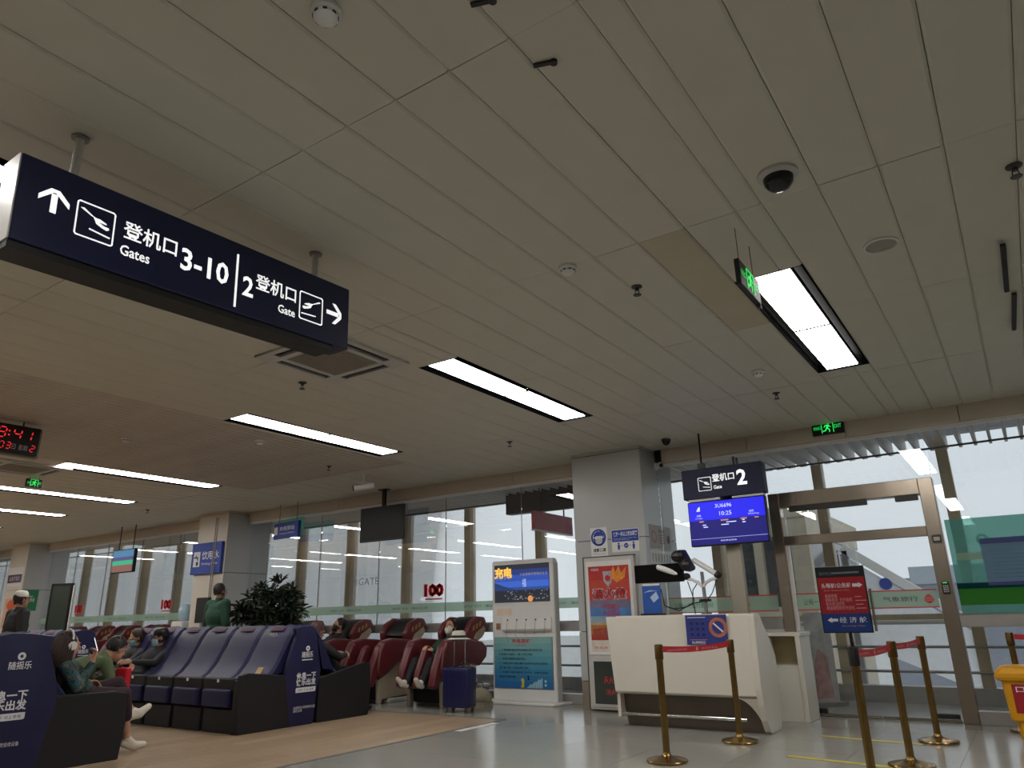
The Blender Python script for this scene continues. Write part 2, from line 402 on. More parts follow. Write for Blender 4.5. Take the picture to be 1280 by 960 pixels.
# ---- columns
def column(x0, x1, n):
    y0, y1 = 9.05, 10.1
    o = MB().box(x0+.02, y0+.02, 0, x1-.02, y1-.02, H+.03).build('column', M['ceil_gap'])
    struct(o, ['square white clad column beside the boarding gate desk', 'square clad column with the drinking water sign', 'square clad column far down the hall', 'square clad column at the far end of the hall'][n], 'column')
    zs = [.35, .965, 2.155, H-.042]
    fm = M['clad'] if n == 0 else M['clad_warm']
    for a, b in zip(zs[:-1], zs[1:]):
        MB().box(x0, y0, a+.004, x1-.005, y0+.03, b-.004).build('cladding_panel', fm, o, bevel=.003)
        ym = 9.68
        MB().box(x1-.03, y0+.003, a+.004, x1, ym-.004, b-.004).build('cladding_panel', M['clad'], o, bevel=.003)
        MB().box(x1-.03, ym+.004, a+.004, x1, y1, b-.004).build('cladding_panel', M['clad'], o, bevel=.003)
        MB().box(x0, y0+.035, a+.004, x0+.03, y1, b-.004).build('cladding_panel', M['clad'], o, bevel=.003)
    MB().box(x0+.005, y0+.005, 0, x1-.005, y1, .345).build('plinth_panel', M['plinth'], o)
    MB().box(x0, y0, H-.038, x1, y1, H+.004).build('top_collar', fm, o)
    return o
COLS = [column(-5.13, -4.06, 0), column(-14.2, -13.2, 1), column(-22.9, -21.9, 2), column(-31.9, -30.9, 3)]
sl_ = MB()
for k in range(9): sl_.box(-4.06, 9.60, 2.45+k*.085, -4.056, 9.61, 2.50+k*.085)
sl_.build('slotted_channel', M['dgrey'], COLS[0])

# ---- inner glass wall
def window(n, xs, label, z0=1.09, z1=3.17, lower=True, film=None):
    x0, x1 = xs[0], xs[-1]
    fr = MB().box(x0, 9.54, .965, x1, 9.68, 1.09).box(x0, 9.55, 0, x1, 9.68, .13).build('window_%d' % n, M['sill'], None, bevel=.004)
    struct(fr, label, 'window')
    for a, b in zip(xs[:-1], xs[1:]):
        MB().box(a+.005, YG, z0, b-.005, YG+.01, z1).build('glass_pane', M['window'], fr)
        if lower: MB().box(a+.005, YG, .13, b-.005, YG+.01, .965).build('glass_pane', M['window'], fr)
        if a != xs[0]: MB().box(a-.004, YG-.002, z0, a+.004, YG+.014, z1).build('glass_joint', M['grey'], fr)
    for k in range(int((x1-x0)/1.5)):
        MB().box(x0+.75+k*1.5, 9.537, .965, x0+.756+k*1.5, 9.54, 1.09).build('sill_joint', M['dgrey'], fr)
    if film:
        MB().box(x0+.02, YG-.003, film[0], x1-.02, YG-.001, film[1]).build('film_band', M['palefilm'], fr)
    return fr
W1 = window(1, [-13.2, -12.57, -11.02, -9.47, -7.93, -6.39, -5.13], 'glass wall between the two nearer columns with pale film band', film=(1.285, 1.43))
W2 = window(2, [-21.9, -20.4, -18.85, -17.3, -15.75, -14.2], 'glass wall beyond the drinking water column', film=(1.285, 1.43))
W3 = window(3, [-30.9, -29.3, -27.7, -26.1, -24.5, -22.9], 'glass wall at the far end of the hall')
W4 = window(4, [-4.06, -2.56], 'glass pane between the white column and the gate door')
W5 = window(5, [-.69, 1.0, 2.6, 4.2, 5.8], 'glass wall right of the gate door')
# film lettering (tiny, tinted)
def band_words(fr, xs, z0, z1, words, m=M['text_green']):
    for x in xs: text(fr, words, x, z0, x+.8, z1, YG-.0045, m, 'band_lettering')
band_words(W1, [-12.2, -10.65, -9.1, -7.55, -6.0], 1.335, 1.375, '伴你飞行 · 美好出发')
band_words(W2, [-20, -18.4, -16.8, -15.3], 1.335, 1.375, '伴你飞行 · 美好出发')
# red and white striped film left of the door and on the doors
def red_band(fr, x0, x1, words=True, flower=None):
    MB().box(x0, YG-.004, 1.185, x1, YG-.002, 1.36).build('film_band', M['palefilm'], fr)
    MB().box(x0, YG-.006, 1.36, x1, YG-.002, 1.372).box(x0, YG-.006, 1.173, x1, YG-.002, 1.185).build('film_border', M['text_red'], fr)
    if words: text(fr, words, x0+.08, 1.235, x0+.62, 1.305, YG-.007, M['text_green'], 'band_lettering')
    if flower:
        b = MB()
        for k, (r, z) in enumerate([(.055, .0), (.05, .018), (.04, .036), (.022, .05)]):
            b.prism([(flower-r, 1.25+z), (flower+r, 1.25+z), (flower+r*.8, 1.262+z), (flower-r*.8, 1.262+z)], 'y', YG-.008, YG-.003)
        b.prism([(flower-.05, 1.245), (flower+.05, 1.245), (flower, 1.215)], 'y', YG-.008, YG-.003)
        b.build('red_emblem', M['text_red'], fr)
    return fr
red_band(W4, -4.04, -2.6, '让每一个出行更美好', -3.0)
# red "100" stickers
def sticker100(fr, x0, x1, z0, z1):
    for d in (0, .014, -.014): text(fr, '100', x0+d, z0+.045+abs(d)*.6, x1+d, z1-abs(d)*.6, YG-.006-abs(d)*.02, M['red100'], 'sticker_number', bold=.05)
    MB().box(x0+.02, YG-.005, z0, x1-.02, YG-.003, z0+.022).build('sticker_caption', M['text_red'], fr)
M['red100'] = mat('red_sticker', 'e8343c', .5)
sticker100(W1, -8.38, -7.97, 1.48, 1.74)
sticker100(W2, -20.06, -19.7, 1.47, 1.72); sticker100(W2, -16.18, -15.8, 1.47, 1.73)
text(W1, '3GATE', -10.05, 1.78, -9.45, 1.9, YG-.004, M['farlight'], 'painted_reflection')  # reflection of sign lettering, drawn onto the pane in pale colour

# ---- gate door in the glass wall
dr = MB().box(-2.55, 9.53, 0, -2.42, 9.7, 2.6).box(-.84, 9.53, 0, -.69, 9.7, 2.6).box(-2.42, 9.53, 2.42, -.84, 9.7, 2.6).build('door_1', M['steel'], None, bevel=.006)
struct(dr, 'brushed steel framed double glass door of the boarding gate', 'door')
MB().box(-2.42, 9.56, 1.95, -.84, 9.66, 2.06).build('door_transom', M['steel'], dr, bevel=.005)
MB().box(-2.41, YG, 2.06, -.85, YG+.01, 2.42).build('glass_pane', M['window'], dr)
MB().box(-2.55, YG, 2.6, -.7, YG+.01, 3.17).build('glass_pane', M['window'], dr)
for a, b in ((-2.40, -1.635), (-1.625, -.86)):
    lf = MB().box(a, YG+.03, .012, b, YG+.042, 1.945).build('door_leaf', M['window'], dr)
    MB().box(a, YG+.025, .008, b, YG+.047, .03).build('bottom_rail', M['steel'], lf)
    hx = b-.09 if a < -2 else a+.09
    q = MB().cyl((hx, YG-.04, .93), (hx, YG-.04, 1.4), .016).cyl((hx, YG-.04, .99), (hx, YG+.03, .99), .012).cyl((hx, YG-.04, 1.33), (hx, YG+.03, 1.33), .012).build('pull_handle', M['chrome'], lf, smooth=True)
MB().box(-2.42, 9.58, .1, -2.385, 9.66, 2.3).build('white_edge_strip', M['white2'], dr)
red_band(dr, -2.38, -.86, '让每一个出行更美好', -.95)
text(dr, '气象旅行', -1.42, 1.245, -1.06, 1.3, YG-.007, M['text_dark'], 'band_lettering')
q = MB().box(-.795, 9.505, 1.31, -.725, 9.53, 1.44).build('card_reader', M['black'], dr, bevel=.004)
MB().box(-.78, 9.502, 1.425, -.74, 9.506, 1.434).build('green_light', M['greenled'], q)
b = MB()
for r in range(4):
    for c in range(3): b.box(-.782+c*.018, 9.502, 1.33+r*.02, -.771+c*.018, 9.506, 1.342+r*.02)
b.build('keypad', M['greyplastic'], q)
q = MB().box(-.80, 9.512, 1.86, -.71, 9.53, 1.95).build('switch_plate', M['dgrey'], dr, bevel=.004); MB().box(-.785, 9.508, 1.885, -.725, 9.513, 1.925).build('switch_rocker', M['greyplastic'], q)
MB().box(-2.3, 9.5, 2.35, -1.4, 9.54, 2.42).box(-1.1, 9.5, 2.35, -.86, 9.54, 2.42).build('door_closer', M['dgrey'], dr, bevel=.006)
for x, y, lab in ((-2.36, 9.86, 'black floor stop box at the left foot of the gate door'), (-1.0, 9.86, 'black floor stop box at the right foot of the gate door')):
    tag(MB().box(x-.11, y-.04, 0, x+.11, y+.04, .06).build('door_stop', M['black'], None, bevel=.008), lab, 'door stop', 'black floor stops at the gate door')

# ---- corridor behind the glass and outer facade
cf = MB().box(-36, 9.69, -.014, 6, 11.4, 0).build('floor_2', M['ground']); struct(cf, 'pale corridor floor behind the glass wall', 'floor')
ro = MB().box(-36, 9.66, 3.52, 6, 11.75, 3.54).build('ceiling_2', glass('milky_roof_glass', (.9, .93, .95), .05, 0, .5, (.85, .85, .85))); struct(ro, 'milky glass corridor roof above the hanging baffles', 'ceiling')
fin = MB().prism([(9.72, 3.42), (9.72, 3.2), (11.2, 3.2), (11.46, 3.25), (11.46, 3.42)], 'x', -.017, .017).build('ceiling_baffle', M['greyplastic'], ro)
fx = 3.0; fin.location = (fx, 0, 0); k = 0
while fx > -19:
    fx -= .17; inst(fin.data, 'ceiling_baffle', (fx, 0, 0), ro)
MB().tube([(-36, 10.9, 3.18), (-8, 10.95, 3.18), (-2, 10.9, 3.17), (0, 10.85, 3.175), (6, 10.9, 3.18)], .014, 6).build('conduit_pipe', M['dgrey'], ro)
ow = MB().box(-36, 11.4, 0, 6, 11.6, .2).box(-36, 11.42, 3.46, 6, 11.62, 3.52).build('window_6', M['sill'], None); struct(ow, 'outer glass facade of the corridor with bronze mullions and rails', 'window')
mu = MB().box(-.07, 11.42, .2, .07, 11.62, 3.46).build('mullion', M['mull'], ow, bevel=.006); X0 = -.65
pane = MB().box(.075, 11.55, .2, 1.575, 11.56, 3.46).build('glass_pane', M['window'], ow)
k = 0
for i in range(-3, 21):
    x = X0-1.65*i
    if i == -3: mu.location = (x, 0, 0); pane.location = (x, 0, 0)
    else: inst(mu.data, 'mullion', (x, 0, 0), ow); inst(pane.data, 'glass_pane', (x, 0, 0), ow)
for z, r, m in ((.69, .018, 'grey'), (.385, .018, 'grey'), (1.0, .03, 'white2')):
    MB().cyl((-36, 11.37, z), (6, 11.37, z), r, 8).build('hand_rail', M[m], ow, smooth=True)
MB().box(-36, 11.44, 1.02, 6, 11.54, 1.1).build('sill_bar', M['mull'], ow)
# ---- outside
ap = MB().box(-120, 11.9, -4.2, 120, 200, -4).build('ground', M['apron']); struct(ap, 'pale concrete apron outside the terminal', 'ground')
jb = thing('jet_bridge', 'beige jet bridge vestibule with dark windows outside the gate', 'jet bridge', (0, 0, 0))
MB().box(-4.6, 13.4, 2.75, -3.0, 18.2, 2.95).build('roof', M['jet'], jb)
MB().box(-4.6, 13.42, -3.9, -3.0, 18, 1.25).build('lower_wall', M['jet'], jb)
MB().box(-4.6, 13.42, 2.45, -3.0, 18, 2.75).build('upper_wall', M['jet'], jb)
for a, b in ((-4.6, -4.45), (-3.95, -3.8), (-3.3, -3.0)): MB().box(a, 13.42, 1.25, b, 13.62, 2.45).build('window_post', M['jet'], jb)
MB().box(-4.5, 13.55, 1.25, -3.1, 13.6, 2.45).build('dark_window', mat('dark_tinted_glass', '3c4348', .12), jb)
MB().box(-3.05, 13.6, 1.25, -3.02, 18, 2.45).build('side_window', mat('dark_tinted_glass', '3c4348', .12), jb)
st = thing('boarding_ramp', 'white sloping ramp parapet with a blue round emblem outside the gate', 'ramp', (0, 0, 0))
MB().prism([(-2.9, 2.44), (-3.0, 2.3), (-.9, .75), (-.9, .95)], 'y', 15.9, 16.05).build('top_rail', M['white2'], st)
MB().prism([(-3.0, 2.25), (-.9, .7), (-.9, -.3), (-3.0, .6)], 'y', 15.95, 16.0).build('side_panel', mat('ramp_panel_white', 'e4e6ec', .5), st)
MB().prism(disc(-2.26, 1.64, .11), 'y', 15.9, 15.945).build('blue_emblem', M['blue'], st)
MB().box(-2.96, 15.9, -3.99, -2.86, 16.05, 2.3).build('support_post', M['jetgrey'], st)
MB().box(-1.0, 15.9, -3.99, -.9, 16.05, .75).build('support_post', M['jetgrey'], st)
fb = thing('terminal_building', 'distant grey terminal building across the apron', 'building', (0, 0, 0))
MB().box(-5.9, 40, -4, 8, 50, 2.6).build('wall', M['far'], fb); MB().box(-4.6, 39.9, 2.3, 8, 50, 3.1).build('roof_band', M['farlight'], fb)

# ================================================================ CEILING FIXTURES
def make_lamp(label):
    t = thing('ceiling_lamp', label, 'light', (0, 0, H), 0, 'recessed strip lamps in the ceiling')
    tb = mat('lamp_trough_black', '030303', .9, spec=.05)
    MB().box(-.232, -1.265, .1, .232, 1.265, .12).box(-.232, -1.265, 0, -.222, 1.265, .1).box(.222, -1.265, 0, .232, 1.265, .1).box(-.222, -1.265, 0, .222, -1.255, .1).box(-.222, 1.255, 0, .222, 1.265, .1).build('housing', tb, t)
    d = None
    for y0, y1 in ((-1.235, -.012), (.012, 1.235)):
        MB().box(-.138, y0, .012, .138, y1, .05).build('diffuser', M['lampglow'], t)
        MB().box(-.15, y0, .02, -.139, y1, .055).build('lamp_trim', tb, t); MB().box(.139, y0, .02, .15, y1, .055).build('lamp_trim', tb, t)
    MB().box(-.15, -.011, .006, .15, .011, .04).build('divider', tb, t)
    return t
ORD = {-1.315: 'wide recessed strip lamp nearest on the right, beside the hanging exit sign', -4.29: 'recessed strip lamp right of the ceiling air vent', -7.27: 'recessed strip lamp at the near edge of the brown slats',
       -11.36: 'recessed strip lamp at the far edge of the brown slats', -13.98: 'recessed strip lamp under the small green exit sign', -16.6: 'recessed strip lamp second beyond the brown slats',
       -19.6: 'recessed strip lamp third beyond the brown slats', -22.5: 'recessed strip lamp fourth beyond the brown slats', -25.4: 'recessed strip lamp farthest down the hall', 1.6: 'recessed strip lamp outside the frame on the right'}
l0 = None
for s in SLOTS:
    for k, (a, b) in enumerate(LY):
        lab = ORD[s] if k else ('recessed strip lamp cut by the left frame edge behind the gate sign' if abs(s+4.29) < .01 else 'recessed strip lamp out of sight, added to light the hall')  # rest of the near row is unseen, added for even lighting
        if l0 is None: l0 = make_lamp(lab); o = l0
        else: o = dup(l0, (0, 0, 0), 0, lab)
        o.location = (s+SW/2, (a+b)/2, H)
# extra unseen lamps behind the viewer to light the hall, same fittings
for s in (1.6, -4.29, -10.5, -16.6, -22.5):
    o = dup(l0, (s+SW/2, -4.6, H-.0), 0, 'recessed strip lamp out of sight, added to light the hall')

def make_cassette(label, loc):
    t = thing('air_vent', label, 'air vent', loc, 0, 'ceiling cassette air vents')
    b = MB(); R0 = .475
    for k in range(4):
        a = k*PI/2; c, s = math.cos(a), math.sin(a)
        def q(x, y): return (c*x-s*y, s*x+c*y)
        # frame side: three strips leaving a slot
        for (u0, u1, v0, v1) in ((-.475, .475, .42, .475), (-.31, .31, .285, .345), (-.475, -.31, .285, .42), (.31, .42, .285, .42)):
            p = [q(u0, v0), q(u1, v0), q(u1, v1), q(u0, v1)]
            b.prism(p, 'z', -.022, .0)
    b.build('frame', M['greyplastic'], t)
    for k in range(4):
        a = k*PI/2; c, s = math.cos(a), math.sin(a)
        p = [(c*x-s*y, s*x+c*y) for x, y in ((-.31, .345), (.31, .345), (.31, .42), (-.31, .42))]
        MB().prism(p, 'z', -.004, -.001).build('air_slot', M['black'], t)
        p = [(c*x-s*y, s*x+c*y) for x, y in ((-.3, .375), (.3, .375), (.3, .388), (-.3, .388))]
        MB().prism(p, 'z', -.016, -.006).build('louver_blade', M['dgrey'], t)
    g = MB()
    for i in range(28): g.box(-.28, -.28+i*.02, -.018, .28, -.268+i*.02, -.012)
    g.box(-.285, -.285, -.012, .285, .285, -.008)
    g.build('grille', mat('grille_grey', '8f877c', .6), t)
    return t
c0 = make_cassette('square ceiling air vent partly behind the big gate sign', (-4.72, 4.13, H-.001))
dup(c0, (-11.7, 4.55, H-.001), 0, 'square ceiling air vent cut by the left frame edge under the clock')

def sprinkler(x, y, lab):
    t = thing('fire_sprinkler', lab, 'sprinkler', (x, y, H), 0, 'ceiling fire sprinklers')
    MB().lathe([(.04, -.001), (.038, -.008), (.014, -.014), (.014, -.03)], n=14).build('escutcheon', M['dgrey'], t, smooth=True)
    b = MB().tube([(-.012, 0, -.03), (-.016, 0, -.05), (0, 0, -.066)], .003, 5).tube([(.012, 0, -.03), (.016, 0, -.05), (0, 0, -.066)], .003, 5).lathe([(.03, -.066), (.026, -.07), (.004, -.071)], n=12)
    b.build('deflector', M['dgrey'], t); return t
s0 = sprinkler(-1.90, 4.41, 'fire sprinkler on the ceiling left of the hanging exit sign')
for x, y, lab in ((.357, 4.27, 'fire sprinkler at the upper right frame edge'), (-1.835, 7.72, 'fire sprinkler on the ceiling near the beam, above the gate sign'), (-5.46, 4.41, 'fire sprinkler in front of the square air vent'),
                  (-5.31, 7.74, 'fire sprinkler on the ceiling left of the white column'), (-14.26, 7.92, 'fire sprinkler far down the ceiling near the water sign column'), (-8.3, 7.3, 'fire sprinkler at the end of the brown slats')):
    dup(s0, (x, y, H), 0, lab)
def detector(x, y, r, lab, z=H):
    t = thing('smoke_detector', lab, 'smoke detector', (x, y, z), 0, 'round ceiling smoke detectors')
    MB().lathe([(r, -.001), (r, -.018), (r*.86, -.026)], n=20).build('base', M['white2'], t, smooth=True)
    MB().lathe([(r*.8, -.026), (r*.78, -.04), (r*.5, -.055), (r*.2, -.058)], n=20).build('sensor_head', M['white2'], t, smooth=True)
    b = MB()
    for k in range(8):
        a = k*PI/4; c, s = math.cos(a), math.sin(a)
        b.prism([(c*x-s*y, s*x+c*y) for x, y in ((r*.70, -.008), (r*.82, -.008), (r*.82, .008), (r*.70, .008))], 'z', -.039, -.03)
    b.build('sensor_slot', M['black'], t); return t
d0 = detector(-1.80, 1.44, .06, 'round white smoke detector at the top of the picture')
for x, y, lab in ((-2.14, 3.85, 'round white smoke detector in the middle of the ceiling'), (-1.775, 6.87, 'round white smoke detector left of the wide strip lamp'), (-8.87, 4.53, 'round smoke detector set in the brown slats near the clock'),
                  (-7.73, 5.64, 'round smoke detector set in the brown slats near the strip lamp'), (-13.2, 6.6, 'round smoke detector far down the ceiling')):
    dup(d0, (x, y, H-(.003 if -11 < x < -7 else 0)), 0, lab)
# dome camera
t = thing('dome_camera', 'black dome surveillance camera in a white ceiling ring', 'security camera', (-.69, 3.59, H))
MB().lathe([(.105, -.001), (.105, -.018), (.088, -.03), (.075, -.03)], n=28).build('ring', M['greyplastic'], t, smooth=True)
MB().lathe([(.078, -.028), (.074, -.06), (.055, -.086), (.028, -.1), (.004, -.104)], n=24).build('dome', M['blackgloss'], t, smooth=True)
# round speaker
t = thing('ceiling_speaker', 'round flush white ceiling speaker right of the strip lamp', 'speaker', (-.367, 4.785, H))
MB().lathe([(.105, -.001), (.105, -.012), (.092, -.016), (.09, -.006)], n=30).build('ring', M['white2'], t, smooth=True)
MB().lathe([(.09, -.006), (.05, -.008), (.003, -.009)], n=30).build('mesh_grille', mat('speaker_mesh', '9a948a', .6, 0, .12, 300), t)
# black latch brackets on the near panels
def latch(x, y, rz, lab):
    t = thing('ceiling_latch', lab, 'bracket', (x, y, H), rz, 'black ceiling latches')
    MB().box(-.045, -.011, -.012, .045, .011, -.001).build('arm', M['black'], t, bevel=.002)
    MB().cyl((.042, 0, -.016), (.042, 0, -.001), .016, 12).build('knob', M['black'], t); return t
latch(-1.27, 2.165, .35, 'black latch on the near ceiling panels'); latch(-1.29, 1.755, .35, 'black latch at the top frame edge')
# two dark rods on the right
t0 = thing('ceiling_rod', 'dark rod under the ceiling at the right edge, nearer of the two', 'rod', (.275, 5.63, H), 0, 'dark rods under the ceiling')
MB().box(-.016, -.43, -.045, .016, .43, -.022).build('rod', mat('dark_rod', '241f1c', .7), t0, bevel=.004)
MB().box(-.008, -.36, -.023, .008, -.34, -.001).box(-.008, .34, -.023, .008, .36, -.001).build('clip', M['dgrey'], t0)
dup(t0, (.31, 6.58, H), .02, 'dark rod under the ceiling at the right edge, farther of the two')
# bullet camera on a bracket
t = thing('bullet_camera', 'white bullet surveillance camera hanging left of the black television', 'security camera', (-8.34, 8.06, H))
MB().cyl((0, 0, -.001), (0, 0, -.012), .05, 14).tube([(0, 0, -.01), (0, 0, -.14), (.01, -.02, -.19)], .013, 8).build('bracket', M['white2'], t)
MB().cyl((.13, .1, -.19), (-.1, -.1, -.235), .045, 14).build('body', M['white2'], t, smooth=True)
MB().cyl((-.1, -.1, -.235), (-.115, -.113, -.238), .042, 14).build('lens', M['black'], t)
MB().prism([(-.05, -.14), (.05, -.14), (.05, .16), (-.05, .16)], 'z', -.15, -.143).build('sun_shield', M['white2'], t)
t = thing('corner_camera', 'small dark dome camera under the ceiling by the white column', 'security camera', (-3.62, 8.96, H))
MB().cyl((0, 0, -.001), (0, 0, -.03), .06, 16).build('base', M['dgrey'], t); MB().ell((0, 0, -.04), (.05, .05, .045)).build('dome', M['black'], t, smooth=True)
t = thing('wall_camera', 'white camera with a black lens on the side of the white column', 'security camera', (-4.06, 9.56, 3.17))
MB().cyl((0.001, 0, 0), (.03, 0, 0), .05, 16).cyl((.03, 0, 0), (.07, -.02, 0), .018).build('bracket', M['white2'], t); MB().ell((.09, -.03, 0), .045).build('body', M['white2'], t, smooth=True); MB().ell((.115, -.055, -.008), .03).build('lens', M['black'], t, smooth=True)

# ================================================================ SIGNS
def plane_icon(parent, x0, z0, s, y, m, mirror=False, border=True):
    """boxed departing-aeroplane pictogram of side s"""
    def P(pts): return [((x0+s*(1-u if mirror else u)), z0+s*v) for u, v in pts]
    b = MB()
    if border:
        for a0, a1, c0, c1 in ((.07, 0, .93, .035), (.07, .965, .93, 1), (0, .07, .035, .93), (.965, .07, 1, .93)):
            b.prism(P([(a0, a1), (c0, a1), (c0, c1), (a0, c1)]), 'y', y-.002, y)
        for cx, cz, a in ((.08, .08, PI), (.92, .08, 1.5*PI), (.92, .92, 0), (.08, .92, .5*PI)):
            n = 5; pts = [(cx+.08*math.cos(a+k*PI/2/n), cz+.08*math.sin(a+k*PI/2/n)) for k in range(n+1)]+[(cx+.045*math.cos(a+k*PI/2/n), cz+.045*math.sin(a+k*PI/2/n)) for k in range(n, -1, -1)]
            b.prism(P(pts), 'y', y-.002, y)
    def body(pts):
        return P(pts)
    # fuselage, wing, tail
    b.prism(P([(.10, .80), (.18, .82), (.45, .66), (.52, .50), (.66, .44), (.80, .40), (.86, .44), (.85, .49), (.72, .50), (.60, .55), (.50, .655), (.36, .68)][::1]), 'y', y-.0022, y-.0001)
    b.prism(P([(.44, .645), (.60, .655), (.76, .60), (.79, .565), (.70, .565), (.58, .57), (.50, .56)]), 'y', y-.0024, y-.0001)
    b.prism(P([(.36, .27), (.90, .20), (.91, .235), (.365, .305)]) if not mirror else P([(.30, .24), (.90, .20), (.90, .235), (.30, .275)]), 'y', y-.002, y)
    return b.build('aeroplane_symbol', m, parent)
def arrow(parent, cx, cz, s, ang, y, m):
    """chevron arrow pointing at ang"""
    c, sn = math.cos(ang), math.sin(ang)
    R = lambda pts: [(cx+s*(c*u-sn*v), cz+s*(sn*u+c*v)) for u, v in pts]
    b = MB()
    b.prism(R([(-.5, .11), (-.5, -.11), (.3, -.11), (.3, .11)]), 'y', y-.002, y)
    b.prism(R([(.5, 0), (.5, .16), (.1, .56), (-.12, .56), (.38, .02)]), 'y', y-.0022, y)
    b.prism(R([(.5, 0), (.38, -.02), (-.12, -.56), (.1, -.56), (.5, -.16)]), 'y', y-.0024, y)
    b.prism(R([(.5, -.16), (.5, .16), (.36, .03), (.36, -.03)]), 'y', y-.0026, y)
    return b.build('arrow', m, parent)
# big hanging gate sign: faces +x, local x runs along world +y, slightly out of level
t = thing('gate_direction_sign', 'big navy hanging sign to gates 3-10 and gate 2', 'sign', (-3.335, 1.05, 2.72), PI/2)
TL = .033
bx = MB().box(0, -.085, 0, 1.91, .085, .41).build('sign_box', M['navy'], t, bevel=.004); bx.rotation_euler = (0, -TL, 0)
MB().box(-.006, -.08, .0, 0, .08, .41).build('end_cap', M['greyplastic'], bx)
MB().box(0, -.07, -.035, 1.80, .09, -.001).build('bottom_channel', M['black'], bx)
for px in (.23, 1.675): MB().cyl((px, 0, .41+px*.03), (px, 0, H-2.72-.002), .02, 14).build('hanger_pole', M['greyplastic'], t, smooth=True); MB().cyl((px, 0, H-2.73), (px, 0, H-2.722), .04, 14).build('ceiling_flange', M['grey'], t)
y = -.0855; W = M['signwhite']
arrow(bx, .148, .236, .115, PI/2, y, W)
plane_icon(bx, .243, .118, .176, y, W)
text(bx, '登机口', .461, .187, .735, .281, y-.001, W, bold=.012); text(bx, 'Gates', .455, .098, .60, .152, y-.001, W, bold=.012)
text(bx, '3-10', .76, .134, 1.036, .258, y-.001, W, 'number', bold=.02)
flat('divider_line', rect(1.08, .03, 1.092, .341), y, W, bx)
text(bx, '2', 1.127, .115, 1.196, .232, y-.001, W, 'number', bold=.02)
text(bx, '登机口', 1.209, .178, 1.49, .273, y-.001, W, bold=.012); text(bx, 'Gate', 1.367, .088, 1.487, .138, y-.001, W, bold=.012)
plane_icon(bx, 1.516, .096, .178, y, W, mirror=True)
arrow(bx, 1.785, .204, .118, 0, y, W)
# gate 2 sign + flight screen on its post
t = thing('gate_display_stand', 'gate 2 sign box above a blue flight screen on a post', 'sign', (-2.9, 8.93, 0))
MB().box(-.51, -.08, 2.535, .51, .08, 2.91).build('sign_box', M['navy2'], t, bevel=.006)
pst = MB().box(-.09, .09, 0, .09, .17, 2.95).box(-.13, .0, 0, .13, .26, .02).build('post', mat('post_beige', 'a79f90', .45, 0, .02), t, bevel=.004)
sc_ = MB().box(-.485, -.03, 1.955, .485, .06, 2.505).build('screen_case', M['black'], t, bevel=.008)
MB().box(-.45, -.06, 2.505, -.05, .05, 2.535).box(.1, -.05, 2.505, .48, .05, 2.53).build('bracket_strip', M['white2'], t)
MB().box(-.3, -.04, 2.91, -.22, .04, 2.985).box(.15, -.03, 2.91, .17, .0, 3.02).box(.19, -.03, 2.91, .21, .0, 3.0).build('top_bracket', M['black'], t)
MB().cyl((-.26, 0, 2.98), (-.26, 0, H-.003), .012, 8).build('hanger_rod', M['black'], t)
y = -.0815
plane_icon(t, -.30, 2.625, .17, y, M['signwhite'])
text(t, '登机口', -.115, 2.725, .165, 2.82, y-.001, M['signwhite'], bold=.012); text(t, 'Gate', -.105, 2.635, 0, 2.68, y-.001, M['signwhite'], bold=.012)
text(t, '2', .195, 2.65, .315, 2.84, y-.001, M['signwhite'], 'number', bold=.025)
y = -.031
sx, sz = lambda u: -.472+.944*u, lambda v: 2.493-.525*v
flat('screen_upper', rect(sx(0), sz(.43), sx(1), sz(0)), y, M['screenblue'], sc_); flat('screen_lower', rect(sx(0), sz(1), sx(1), sz(.435)), y, M['screennavy'], sc_)
y = -.0335; ST = M['screentext']
def sct(s, u0, v0, u1, v1, m=None): text(sc_, s, sx(u0), sz(v1), sx(u1), sz(v0), y, m or ST, 'screen_text')
sct('3U6696', .36, .07, .58, .16); sct('10:25', .41, .25, .57, .345); sct('成都', .1, .29, .16, .34); sct('Chengdu', .08, .36, .18, .395); sct('候机', .8, .28, .86, .33); sct('Waiting', .78, .35, .92, .39)
flat('tail_symbol', [(sx(.10), sz(.21)), (sx(.15), sz(.21)), (sx(.155), sz(.1)), (sx(.13), sz(.12))], -.033, ST, sc_)
for u0, u1 in ((.13, .19), (.42, .52), (.68, .76), (.86, .91)): flat('screen_heading', rect(sx(u0), sz(.47), sx(u1), sz(.445)), -.033, M['screenorange'], sc_)
for u0, v, u1 in ((.17, .55, .22), (.42, .57, .52), (.49, .52, .62), (.7, .55, .74), (.7, .5, .73), (.18, .6, .24)): flat('screen_line', rect(sx(u0), sz(v), sx(u1), sz(v-.02)), -.033, ST, sc_)
sct('祝您旅途愉快', .39, .905, .6, .94)
flat('screen_rule', rect(sx(0), sz(.86), sx(1), sz(.855)), -.033, ST, sc_)
